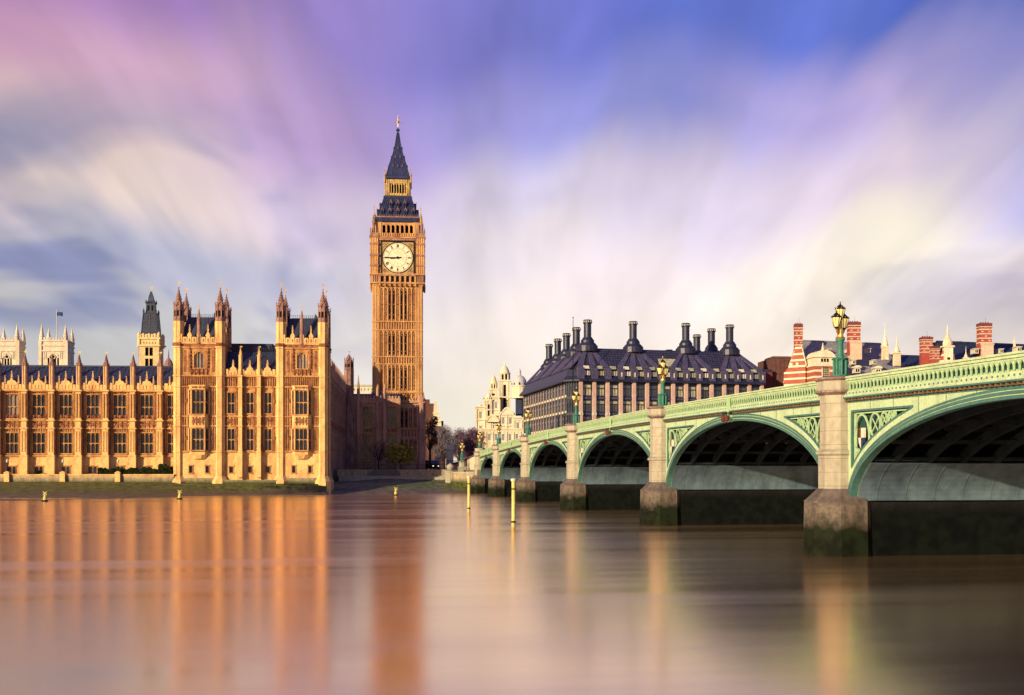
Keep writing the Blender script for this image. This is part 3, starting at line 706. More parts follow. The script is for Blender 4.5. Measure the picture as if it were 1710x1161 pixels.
def turret(par, x, y, z0, z1, zs, ztip, r, name='turret', mats=None, zw0=None, ven=1.3):
    """octagonal corner turret z0..z1, open lantern stage zs, spirelet to ztip"""
    t = MB(); t.m = 0
    t.ngon(x,y,r,r,z0,z1)
    t.m = 1
    for a in range(8):
        an = math.pi*a/4+math.pi/8; c, s = math.cos(an), math.sin(an)
        t.bar((x+r*c,y+r*s,z0),(x+r*c,y+r*s,z1),.10,n=4)
    t.m = 2
    r2 = r*.96
    t.ngon(x,y,r,r*1.12,z1,z1+.2); t.ngon(x,y,r*1.12,r2,z1+.2,z1+.45)
    zm = zs-.6
    t.ngon(x,y,r2,r2*.96,z1+.45,zm)
    for a in range(8):
        an = math.pi*a/4+math.pi/8; c, s = math.cos(an), math.sin(an)
        t.bar((x+r2*c,y+r2*s,z1+.4),(x+r2*c,y+r2*s,zs+.5),.12,.07,4)
        t.ngon(x+r2*1.05*c,y+r2*1.05*s,.13,.02,zs+.3,zs+1.1,4)
    t.m = 3
    for a in range(8):
        an = math.pi*a/4; c, s = math.cos(an), math.sin(an); q = r2*.935; d = .03
        w_ = r2*.2
        p = [(x+q*c-s*w_*e, y+q*s+c*w_*e) for e in (-1,1)]
        zA, zB = z1+.45+(zm-z1)*.2, zm-.25
        t.add([(p[0][0],p[0][1],zA),(p[1][0],p[1][1],zA),(p[1][0],p[1][1],zB),(p[0][0],p[0][1],zB)], [(0,1,2,3)])
    t.m = 2
    t.ngon(x,y,r2,r2*1.12,zm,zm+.18); t.ngon(x,y,r2*1.12,r2*.8,zm+.18,zs)
    hh = ztip-zs
    t.ngon(x,y,r2*.86,r2*.55,zs,zs+hh*.30); t.ngon(x,y,r2*.55,r2*.66,zs+hh*.30,zs+hh*.33); t.ngon(x,y,r2*.62,r2*.34,zs+hh*.33,zs+hh*.60)
    for q, rr in ((.05,.8),(.18,.68),(.36,.6),(.48,.46),(.60,.33),(.72,.2)):
        for j in range(8):
            an = j*math.pi/4; t.ngon(x+r2*rr*math.cos(an), y+r2*rr*math.sin(an), .10, .03, zs+hh*q, zs+hh*q+.28, 4)
    t.ngon(x,y,r2*.30,.05,zs+hh*.60,zs+hh*.97); t.ngon(x,y,.20,.20,zs+hh*.80,zs+hh*.84,6); t.ngon(x,y,.15,.1,zs+hh*.94,ztip,6)
    o = t.build(name, mats or [M['stone2'], M['stone2'], M['turret'], M['dark']], par)
    if ven: vane(o, x, y, ztip, ven)
    return o

def build_palace():
    rng = random.Random(11)
    YW = 2.2
    Z = lambda py: pz(py, -30, YW)
    zT, zb0, zl0, zl1, zs1, zs2, zu0, zu1, zc, zp = 3.9, Z(760), Z(757.5), Z(723.5), Z(716), Z(703), Z(700), Z(660), Z(654), Z(641)
    xL, xR = px2x(268-45.1*7.5, YW), px2x(289, 0)+.2
    bx = [px2x(268-45.1*j, YW) for j in range(8)]; wx = [px2x(290.4-45.1*j, YW) for j in range(9)]
    holes = []
    for x in wx: holes += [(x-1.22,x+1.22,zl0,zl1),(x-1.22,x+1.22,zu0,zu1),(x-.8,x+.8,zT+.2,Z(779))]
    wl = MB(); wl.wall(xL, xR, zb0-.2, zc, YW, holes); wl.m = 2; wl.wall(xL, xR, -1, zb0-.2, YW, holes); wl.m = 0
    for x in wx:
        for a, b in ((zl0,zl1),(zu0,zu1)):
            for sg in (-1,1):
                wl.box(x+sg*1.62-.07, x+sg*1.62+.07, YW-.14, YW+.02, a-.2, b+.5)
                wl.m = 1; wl.box(x+sg*1.95-.2, x+sg*1.95+.2, YW-.05, YW+.02, a-.1, b+.35)
                for q in (.25,.6): wl.ngon(x+sg*1.95, YW-.12, .18, .1, a+(b-a)*q, a+(b-a)*q+.5, 6)
                wl.m = 0
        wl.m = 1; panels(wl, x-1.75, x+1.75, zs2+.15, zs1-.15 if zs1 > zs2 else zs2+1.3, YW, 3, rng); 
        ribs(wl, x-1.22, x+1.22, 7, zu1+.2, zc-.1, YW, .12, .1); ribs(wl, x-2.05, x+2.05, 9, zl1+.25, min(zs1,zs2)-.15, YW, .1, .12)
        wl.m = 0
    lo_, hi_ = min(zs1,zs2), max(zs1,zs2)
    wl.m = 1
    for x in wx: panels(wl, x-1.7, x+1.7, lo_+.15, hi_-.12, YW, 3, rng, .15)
    wl.m = 0
    for z, pr, hgt in ((zb0-.2,.30,.28),(lo_,.24,.22),(hi_,.26,.22),(zc,.42,.3)):
        wl.box(xL, xR, YW-pr, YW+.05, z-hgt/2, z+hgt/2)
    wl.m = 1; wl.box(xL, xR, YW-.12, YW+.05, zc+.15, zp-.3); wl.m = 0
    wl.build('river_wing_wall', [M['stone'], M['carved'], M['stone2']], palace)
    for k, x in enumerate(wx):
        window(palace, x-1.22, x+1.22, zl0, zl1, YW, 3)
        window(palace, x-1.22, x+1.22, zu0, zu1, YW, 3, glass='glassp' if k >= 6 else 'glass')
        window(palace, x-.8, x+.8, zT+.2, Z(779), YW, 2, False, .3)
    # parapets, one to a bay
    ed = sorted(bx+[xL, xR])
    for a, b in zip(ed, ed[1:]):
        if b-a < 1.2: continue
        p = MB(); c = (a+b)/2 if b-a > 4 else b
        p.box(a, b, YW-.18, YW+.25, zc+.15, zp-.3)
        n = max(2, int((b-a)/.62)); w_ = (b-a)/n
        for k in range(n): p.box(a+k*w_+.07, a+(k+1)*w_-.07, YW-.28, YW+.2, zc+.35, zp-.5+(.55 if k % 2 else .2))
        g_ = Z(634)-zp
        p.pxz([(c-1.0,zp-.4),(c+1.0,zp-.4),(c+.75,zp+.35),(c+.3,zp+.5),(c,zp+g_+.3),(c-.3,zp+.5),(c-.75,zp+.35)], YW-.3, YW+.2)
        pinnacle(p, c, YW-.05, zp+g_-.4, Z(621), .22)
        for sg in (-1,1): pinnacle(p, c+sg*1.28, YW-.05, zp-.35, Z(629), .17)
        p.build('parapet', M['stone2'], palace)
    # buttresses carried up as pinnacled turrets
    first = None
    for x in bx:
        if first is None:
            b = MB()
            b.box(-.72,.72,-1.25,.3,1.0,zb0-.3); b.box(-.57,.57,-1.15,.3,zb0-.3,lo_-.1); b.box(-.50,.50,-1.05,.3,lo_-.1,zc)
            for z in (zb0-.2, lo_, hi_, zc): b.box(-.78,.78,-1.33,.3,z-.13,z+.13)
            b.m = 1
            for z0, z1 in ((zb0+.6,lo_-.6),(hi_+.5,zc-.6)):
                for sg in (-1,1): b.box(sg*.28-.1, sg*.28+.1, -1.22, -.7, z0, z1)
            b.m = 0
            zt, z2 = Z(612), Z(597)
            b.ngon(0,-.2,.58,.52,zc,zt)
            b.m = 2
            for a in range(8):
                an = math.pi*a/4+math.pi/8; b.bar((.54*math.cos(an),-.2+.54*math.sin(an),zc+1.2),(.54*math.cos(an),-.2+.54*math.sin(an),zt+.5),.09,n=4)
            b.ngon(0,-.2,.55,.72,zt-.1,zt+.1); b.ngon(0,-.2,.72,.5,zt+.1,zt+.3)
            for q in range(6): b.ngon(0,-.2,.55-.08*q,.42-.07*q,zt+.3+q*.32,zt+.62+q*.32); 
            b.ngon(0,-.2,.12,.04,zt+2.1,z2+.3); b.ngon(0,-.2,.18,.18,z2-.2,z2,6)
            o = b.build('buttress', [M['stone2'], M['stone'], M['turret']], palace); vane(o, 0, -.2, z2+.3, .9); first = o
        else: o = copy_tree(first, palace)
        o.location = (x, YW, 0)
    # roof
    r = MB(); r.pyz([(YW+.3,zc+.6),(YW+9.3,zc+.6),(YW+9.3,Z(613)+1.0),(YW+6.5,pz(613.5,-30,YW+6.5))], xL, xR)
    n = int((xR-xL)/.8)
    for k in range(n):
        x = xL+(xR-xL)*k/n; r.bar((x,YW+.6,zc+.83),(x,YW+6.45,pz(613.5,-30,YW+6.5)+.0),.045,n=4)
    zr = pz(613.5,-30,YW+6.5); r.box(xL, xR, YW+6.35, YW+6.65, zr-.05, zr+.12)
    ro = r.build('slate_roof', M['slate'], palace)
    rb = MB(); rb.box(xL, xR, YW+9.3, 24, 3, zc); rb.build('wing_back_range', M['towerd'], palace)

    # ---- the two corner pavilion towers
    Zp = lambda py: pz(py, -15, 0)
    zB, zs_b, zL0, zL1, zS1, zS2, zU0, zU1, zS3, zS4, zC, zP = 2.3, Zp(754.5), Zp(752), Zp(716), Zp(711.5), Zp(695.5), Zp(692), Zp(652), Zp(646), Zp(628), Zp(576), Zp(559)
    def pavilion(pl, pr, depth=9.6):
        x0, x1 = px2x(pl), px2x(pr); c = (x0+x1)/2; tr_ = .98
        a0, a1 = x0+tr_, x1-tr_           # turret centres
        w = MB()
        big = [(c-1.75,c+1.75,zL0-.6,zU1+.6)]
        bas = [(c-1.95,c-1.25,Zp(790),Zp(778)),(c+1.25,c+1.95,Zp(790),Zp(778))]
        arch = [(c-1.0,c+1.0,Zp(615),Zp(588))]
        w.wall(a0, a1, zs_b, zC, .35, big+bas+arch); w.m = 2; w.wall(a0, a1, zB-3, zs_b, .35, big+bas+arch); w.m = 0
        w.box(a0, a1, 2.4, 2.5, zL0-.6, zU1+.6); 
        # other sides
        for xs in (x0+.25, x1-.3): w.box(xs-.02, xs+.07, .5, depth-.5, zB-3, zC)
        w.box(a0, a1, depth-.4, depth-.3, zB, zC)
        # arched head of the top window
        w.pxz([(c-1.02,Zp(588)+.02),(c-1.02,Zp(598)),(c-.75,Zp(592)),(c-.35,Zp(589.5)),(c,Zp(588.3)),(c+.35,Zp(589.5)),(c+.75,Zp(592)),(c+1.02,Zp(598)),(c+1.02,Zp(588)+.02)], .36, .7)
        for z, pr_, h_ in ((zs_b,.22,.3),(zS1,.2,.22),(zS2,.2,.22),(zS3,.24,.26),(zS4,.28,.3),(zC-.6,.22,.3)): w.box(a0, a1, .35-pr_, .4, z-h_/2, z+h_/2)
        w.m = 1
        w.box(a0, a1, .35-.10, .4, zC-.45, zC+.15)
        ribs(w, a0, a1, 22, zS3+.2, zS4-.2, .35, .16, .13)
        for sg in (-1,1):
            for q0, q1 in ((1.4,2.05),(2.5,3.0)):
                w.box(c+sg*q0 if sg > 0 else c-q1, c+sg*q1 if sg > 0 else c-q0, .28, .38, zS4+.8, zC-1.1)
            for q in range(6): w.ngon(c+sg*1.72, .22, .26, .15, zS4+1.6+q*.72, zS4+2.1+q*.72, 6)
            for q in (2.1, 2.7, 3.1):
                w.box(c+sg*q-.06, c+sg*q+.06, .2, .38, zs_b+.3, zS3-.2)
            for zz_ in ((zL0+zL1)/2, (zU0+zU1)/2): w.ngon(c+sg*2.42, .22, .2, .1, zz_, zz_+.7, 6)
        panels(w, c-1.9, c+1.9, zS4+.2, Zp(616), .30, 4, rng, .2)
        w.build('pavilion_wall', [M['stone'], M['carved'], M['stone2']], palace)
        window(palace, c-1.0, c+1.0, Zp(615), Zp(588), .35, 3, False, glass='glassp')
        for h in bas: window(palace, h[0], h[1], h[2], h[3], .35, 1, False, .3, head=False)
        # canted oriel over two storeys
        o = MB(); yo, wf, wo = -.85, 1.28, 1.95
        o.pxy([(c-wo,.36),(c-wf,yo+.3),(c+wf,yo+.3),(c+wo,.36)], zL0-.9, zL0-.2); 
        o.ngon(c, .38, 1.2, 1.85, zL0-1.7, zL0-.9, 8, sx=1, sy=.55)
        for z0, z1 in ((zL1+.1, zU0-.1),(zU1+.12, zS3+.1)): o.pxy([(c-wo,.36),(c-wf,yo),(c+wf,yo),(c+wo,.36)], z0, z1)
        o.m = 1
        for z0, z1, n in ((zS1+.15,zS2-.15,3),(zU1+.35,zS3-.05,3)): panels(o, c-wf, c+wf, z0, z1, yo, n, rng, .14)
        o.m = 0
        for z in (zL0-.12, zL1+.1, zU0-.12, zU1+.14, zS3+.15): o.pxy([(c-wo-.12,.36),(c-wf-.06,yo-.13),(c+wf+.06,yo-.13),(c+wo+.12,.36)], z-.1, z+.1)
        for z0, z1 in ((zL0,zL1),(zU0,zU1)):
            for sg in (-1,1): o.ngon(c+sg*wf, yo+.06, .17, .17, z0-.1, z1+.1, 6); o.ngon(c+sg*wo, .26, .16, .16, z0-.1, z1+.1, 6)
        oo = o.build('oriel', [M['stone2'], M['carved']], palace)
        for z0, z1, gl in ((zL0,zL1,'glass'),(zU0,zU1,'glass')):
            window(palace, c-wf+.12, c+wf-.12, z0, z1, yo, 3, True, .3)
            for sg in (-1,1):
                Mx, ln = face_m((c-wo,.3),(c-wf,yo+.05)) if sg < 0 else face_m((c+wf,yo+.05),(c+wo,.3))
                window(palace, .22, ln-.15, z0, z1, 0, 1, True, .3, M_=Mx)
        # merlon parapets
        for (p, q) in (((a0,0),(a1,0)), ((x1-.2,1.4),(x1-.2,depth-1.4)), ((x0+.2,depth-1.4),(x0+.2,1.4))):
            Mx, ln = face_m((p[0],p[1]+.2),(q[0],q[1]+.2)) if p[1] == q[1] else face_m(p, q)
            pp = MB(Mx); pp.box(0, ln, -.12, .3, zC+.15, zP-.7); k = 9; w_ = ln/k
            for j in range(k):
                pp.m = 0; pp.box(j*w_+.08, (j+1)*w_-.08, -.22, .32, zC+.4, zP+(.05 if j % 2 == 0 else -.55))
                pp.m = 1; pp.box((j+.5)*w_-.12, (j+.5)*w_+.12, -.27, 0, zC+.55, zC+1.2)
            pp.m = 0
            for f_ in (.28, .72): pp.pxz([(ln*f_-.5,zP-.3),(ln*f_+.5,zP-.3),(ln*f_,zP+.7)], -.2, .25); pinnacle(pp, ln*f_, .02, zP+.4, zP+1.9, .16)
            pp.m = 1
            pp.ngon(ln*.5, .05, .42, .38, zC+.2, Zp(535)); pinnacle(pp, ln*.5, .05, Zp(535), Zp(516), .42, 8)
            po = pp.build('parapet', [M['stone2'], M['turret']], palace); 
            if p[1] == q[1]: vane(po, c, .2, Zp(517), .8)
        # steep iron roof with crest rails
        r = MB(); ze, zr = zC+.4, Zp(528)
        cx, cy, hx, hy = c, depth/2, (x1-x0)/2-.9, depth/2-.8
        r.add([(cx-hx,cy-hy,ze),(cx+hx,cy-hy,ze),(cx+hx,cy+hy,ze),(cx-hx,cy+hy,ze),(cx-hx*.62,cy-hy*.45,zr),(cx+hx*.62,cy-hy*.45,zr),(cx+hx*.62,cy+hy*.45,zr),(cx-hx*.62,cy+hy*.45,zr)],
              [(0,1,5,4),(1,2,6,5),(2,3,7,6),(3,0,4,7),(4,5,6,7)])
        for k in range(9):
            t = -1+2*k/8
            r.bar((cx+hx*t,cy-hy-.02,ze),(cx+hx*.62*t,cy-hy*.45-.02,zr),.05,n=4)
        for k in range(15):
            t = -1+2*k/14; r.bar((cx+hx*.62*t,cy-hy*.45,zr),(cx+hx*.62*t,cy-hy*.45,zr+.75),.035,n=4); r.bar((cx+hx*.62*t,cy+hy*.45,zr),(cx+hx*.62*t,cy+hy*.45,zr+.75),.035,n=4)
        for sy in (-1,1): r.bar((cx-hx*.62,cy+sy*hy*.45,zr+.5),(cx+hx*.62,cy+sy*hy*.45,zr+.5),.035,n=4)
        r.pxz([(cx+hx*.50,zr-.2),(cx+hx*.95,zr-1.6),(cx+hx*.56,zr+1.2)], cy-.6, cy+.6)
        r.build('iron_roof', M['slate'], palace)
        for xx in (a0, a1):
            for yy, zz1, zzs, zzt in ((tr_-.1, Zp(537), Zp(512), Zp(480)), (depth-tr_, Zp(540), Zp(512), Zp(481))):
                t = turret(palace, xx, yy, zP-.8, zz1, zzs, zzt, tr_)
                s = MB(); s.ngon(xx, yy, tr_+.02, tr_+.02, 3.6, zP-.8)
                s.m = 2; s.ngon(xx, yy, tr_+.75, tr_+.1, 2.6, 3.7); s.ngon(xx, yy, tr_+.8, tr_+.75, -2, 2.6); s.m = 0
                for z in (zs_b, zS1, zS2, zS3, zS4, zC-.5): s.ngon(xx, yy, tr_+.2, tr_+.2, z-.14, z+.14)
                s.m = 1; s.ngon(xx, yy, tr_+.1, tr_+.32, zC-.3, zC+.1); s.ngon(xx, yy, tr_+.32, tr_+.05, zC+.1, zC+.4); s.m = 0
                for a in range(8):
                    an = math.pi*a/4+math.pi/8; s.bar((xx+tr_*math.cos(an),yy+tr_*math.sin(an),3.8),(xx+tr_*math.cos(an),yy+tr_*math.sin(an),zP-.8),.09,n=4)
                s.m = 1
                for zA_, zB_ in ((4.4,zs_b-.5),(zs_b+.5,zS1-.4),(zS2+.4,zS3-.4),(zS4+.5,(zS4+zC)/2-.3),((zS4+zC)/2+.3,zC-1.1)):
                    for a in range(8):
                        an = math.pi*a/4; q = tr_*.924+.012; cc, ss = math.cos(an), math.sin(an)
                        for e0, e1 in ((-.19,.19),): s.add([(xx+q*cc-ss*e, yy+q*ss+cc*e, z) for e, z in ((e0,zA_),(e1,zA_),(e1,zB_),(e0,zB_))], [(0,1,2,3)])
                s.m = 0
                s.build('turret_shaft', [M['stone2'], M['carved'], M['stone2']], palace)
        pb = MB(); pb.box(a0, a1, .1, .6, -2, 3.3); pb.build('pavilion_footing', M['bankwall'], palace)
        return x0, x1
    l0, l1 = pavilion(288.5, 375); r0, r1 = pavilion(460.5, 547)
    # ---- range between the pavilions
    ym = .9
    Zm = lambda py: pz(py, -15, ym)
    cs = [px2x(p, ym) for p in (386, 417.5, 447.5)]; bs = [px2x(p, ym) for p in (402, 433)]
    m = MB(); hs = []
    for c in cs: hs += [(c-.72,c+.72,zL0,zL1),(c-.72,c+.72,zU0+.2,zU1-.4),(c-.4,c+.4,Zp(790),Zp(779))]
    m.wall(l1-.8, r0+.8, zs_b, zS4, ym, hs); m.m = 2; m.wall(l1-.8, r0+.8, -1, zs_b, ym, hs); m.m = 0
    for z, pr_, h_ in ((zs_b,.22,.3),(zS1,.2,.22),(zS2,.2,.22),(zS3,.24,.26),(zS4,.3,.3)): m.box(l1, r0, ym-pr_, ym+.05, z-h_/2, z+h_/2)
    m.m = 1
    ribs(m, l1, r0, 22, zS3+.2, zS4-.2, ym, .16, .14)
    for c in cs:
        panels(m, c-1.0, c+1.0, zS1+.15, zS2-.15, ym, 2, rng)
        for sg in (-1,1):
            m.box(c+sg*1.1-.08, c+sg*1.1+.08, ym-.14, ym+.02, zs_b+.2, zS3-.15)
            for zz_ in ((zL0+zL1)/2, (zU0+zU1)/2): m.ngon(c+sg*1.34, ym-.1, .18, .1, zz_, zz_+.6, 6)
    m.build('middle_range_wall', [M['stone'], M['carved'], M['stone2']], palace)
    for c in cs:
        window(palace, c-.72, c+.72, zL0, zL1, ym, 2); window(palace, c-.72, c+.72, zU0+.2, zU1-.4, ym, 2); window(palace, c-.4, c+.4, Zp(790), Zp(779), ym, 1, False, .3, head=False)
    for x in bs:
        b = MB(); b.box(x-.45,x+.45,ym-1.15,ym+.1,3.4,zs_b); b.box(x-.38,x+.38,ym-1.05,ym+.1,zs_b,zS4)
        for z in (zs_b,zS1,zS2,zS3,zS4): b.box(x-.50,x+.50,ym-1.25,ym+.1,z-.12,z+.12)
        b.ngon(x,ym-.25,.9,.45,2.4,3.4,4); b.ngon(x,ym-.2,.42,.36,zS4,Zp(594),8); b.ngon(x,ym-.2,.45,.5,Zp(594),Zp(593),8); pinnacle(b,x,ym-.2,Zp(593),Zp(582),.34,8)
        o = b.build('buttress', M['stone2'], palace); vane(o, x, ym-.2, Zp(582), .6)
    ed = [l1+.1]+bs+[r0-.1]
    for a, b_ in zip(ed, ed[1:]):
        p = MB(); c = (a+b_)/2; z = zS4+.15
        n = 5; w_ = (b_-a)/n
        p.box(a, b_, ym-.12, ym+.25, z, z+.9)
        for k in range(n): p.box(a+k*w_+.06, a+(k+1)*w_-.06, ym-.22, ym+.2, z+.2, z+(1.25 if k % 2 == 0 else .95))
        p.pxz([(c-.75,z+.6),(c+.75,z+.6),(c+.6,z+1.4),(c+.25,z+1.7),(c,z+2.4),(c-.25,z+1.7),(c-.6,z+1.4)], ym-.26, ym+.2); pinnacle(p, c, ym, z+1.9, Zp(601), .2)
        p.build('parapet', M['stone2'], palace)
    r = MB(); zr = pz(588, -15, 6); r.pyz([(ym+.4,zS4+.3),(9.5,zS4+.3),(9.5,zr),(5.5,zr)], l1-.5, r0+.5)
    for k in range(24):
        x = l1+(r0-l1)*k/23; r.bar((x,ym+.42,zS4+.4),(x,5.45,zr),.045,n=4); r.bar((x,5.6,zr),(x,5.6,zr+.9),.035,n=4)
    r.bar((l1,5.6,zr+.6),(r0,5.6,zr+.6),.035,n=4); x = px2x(427, 6); r.box(x-.8,x+.8,6,7.5,zr,zr+1.1)
    r.build('slate_roof', M['slate'], palace)
    tb = MB(); tb.box(l1-.4, r0+.4, -.55, ym, -2, 2.9); tb.build('middle_range_footing', M['bankwall'], palace)
    tb = MB(); tb.box(px2x(462)+.3, r1-.3, 5, 20.3, -2, 4.9); tb.build('return_footing', M['bankwall'], palace)

    # ---- north return running back from the river, and the range that closes the court
    yE = 74.0; xr = -.55
    Mx, ln = face_m((xr, 9.4), (xr+.01, yE))
    zk = 24.6
    zw = [(zL0,zL1),(zU0,zU1)]
    nb = 13; bw = (ln)/nb; hs = []
    for k in range(nb):
        c = (k+.5)*bw
        for a, b_ in zw: hs.append((c-1.0,c+1.0,a,b_-.3))
    m = MB(Mx); m.wall(0, ln, -1, zk, 0, hs, .03)
    for z in (zs_b,zS1,zS2,zS3,zS4,zk): m.box(0, ln, -.08, .05, z-.13, z+.13)
    m.m = 1; ribs(m, 0, ln, 80, zS3+.2, zS4-.2, 0, .02, .16)
    for k in range(nb): panels(m, (k+.5)*bw-1.3, (k+.5)*bw+1.3, zS1+.15, zS2-.15, 0, 3, rng, .02)
    m.m = 0; ribs(m, 0, ln, nb*4, zs_b+.3, zS3-.1, 0, .016, .14)
    m.build('return_wall', [M['towerp'], M['carved']], palace)
    for k in range(nb):
        for a, b_ in zw: window(palace, (k+.5)*bw-1.0, (k+.5)*bw+1.0, a, b_-.3, 0, 2, rev=.03, M_=Mx, shallow=True)
    for k in range(1, nb+1):
        b = MB(Mx); x = k*bw-.0
        b.box(x-.4,x+.4,-.07,.1,4.5,zs_b); b.box(x-.34,x+.34,-.055,.1,zs_b,zk); b.ngon(x,.1,.4,.36,zk,zk+2.6); pinnacle(b,x,.1,zk+2.6,zk+4.2,.36,8)
        b.build('buttress', M['towerd'], palace)
    p = MB(Mx); p.box(0, ln, -.05, .3, zk, zk+1.2)
    for k in range(nb*5): p.box(k*ln/(nb*5)+.1, (k+1)*ln/(nb*5)-.1, -.08, .35, zk+.2, zk+(1.9 if k % 2 else 1.4))
    p.build('parapet', M['stone'], palace)
    b = MB(); b.box(-29, xr-.06, 9.8, yE-1, 3, zk-.4); b.build('inner_range', M['towerd'], palace)
    r = MB(); r.pxz([(-9,zk-.4),(xr-.7,zk-.4),(xr-4.2,zk+4.2),(xr-7.5,zk+4.2)], 10.2, yE-1.5)
    r.pxz([(-27,zk-.4),(-10,zk-.4),(-12,31),(-24,31)], 11, 40); r.build('slate_roof', M['slate'], palace)  # hidden inner roof, raised so its shadow covers the clock tower's base
    zq = lambda py, y=73: ZP(py, 306)
    turret(palace, .2, yE-1.0, 3.5, zq(618), zq(602), zq(590), 1.25, 'turret', [M['turret'], M['turret'], M['turret'], M['dark']], ven=.9)
    # closing range towards the clock tower
    x0, x1 = .6, 13.5; yr = yE-.3
    hs = []
    wz = [(zq(757),zq(727)),(zq(712),zq(679)),(zq(785),zq(772))]
    cs = [4.9, 11.4]
    for c in cs: hs += [(c-1.1,c+1.1,a,b_) for a, b_ in wz]
    m = MB(); m.wall(x0, x1, 3, zq(672), yr, hs)
    m.m = 2; ribs(m, x0, x1, 26, zq(767), zq(675), yr, .10, .12)
    for py in (767,724,713,672): m.box(x0, x1, yr-.25, yr+.05, zq(py)-.14, zq(py)+.14)
    m.m = 1; 
    for c in cs: panels(m, c-1.3, c+1.3, zq(722), zq(715), yr, 3, rng)
    ribs(m, x0, x1, 14, zq(665), zq(655)-.8, yr, .14, .2); m.m = 0
    for x in (2.6, 7.6, 9.4): m.box(x-.35, x+.35, yr-.6, yr+.05, 4, zq(668)); m.ngon(x, yr-.2, .45, .4, zq(668), zq(648), 8); pinnacle(m, x, yr-.2, zq(648), zq(625) if x < 3 else zq(640), .42, 8)
    m.box(x0, x1, yr-.1, yr+.3, zq(672), zq(664)); ribs(m, x0, x1, 16, zq(668), zq(660), yr, .15, .45)
    m.build('court_range_wall', [M['towerd'], M['carved'], M['stone']], palace)
    for c in cs:
        for a, b_ in wz: window(palace, c-1.1, c+1.1, a, b_, yr, 3)
    b = MB(); b.box(-30, x1, yr+.5, yr+9, 3, zq(672)); b.build('court_range_back', M['towerd'], palace)
    r = MB(); r.pyz([(yr+.5,zq(672)),(yr+9,zq(672)),(yr+6,zq(655)),(yr+4,zq(655))], x0, x1); r.build('slate_roof', M['slate'], palace)
build_palace()

# terrace wall before the left wing
tw_pts = [pal(px2x(288)-62, -.35), pal(px2x(288)+.3, -.35)]
run_wall('terrace_wall', 'pale stone river terrace wall along the foot of the left palace wing', 'wall', tw_pts, -1, 3.75, [M['bankwall']], .8, True, M['stone2'])
lamp_t = None
for i, (px, lb) in enumerate(((12,'slim terrace lamp at the far left of the river terrace wall'),(105,'slim terrace lamp on the terrace wall, the middle one of three'),(197,'slim terrace lamp on the terrace wall close to the hedge'))):
    if lamp_t is None:
        r = empty('terrace_lamp', (0,0,0), PA, lb, 'lamp post', 'lamps on the river terrace'); lamp_t = r
        b = MB(); b.square(0,0,[(.55,1.6),(.5,2.6),(.5,4.2),(.6,4.3),(.2,4.6)]); b.build('plinth', M['stone2'], r)
        b = MB(); b.lathe(0,0,[(.14,4.5),(.09,4.9),(.07,6.2),(.14,6.3)],8); b.build('post', M['black'], r)
        b = MB(); b.lathe(0,0,[(.14,6.3),(.26,6.7),(.10,6.9),(.02,7.1)],8); b.build('lantern', M['cream'], r)
    else: r = copy_tree(lamp_t); r['label'] = lb
    X, Y = pal(px2x(px, -.45), -.45); r.location = (X, Y, 0)

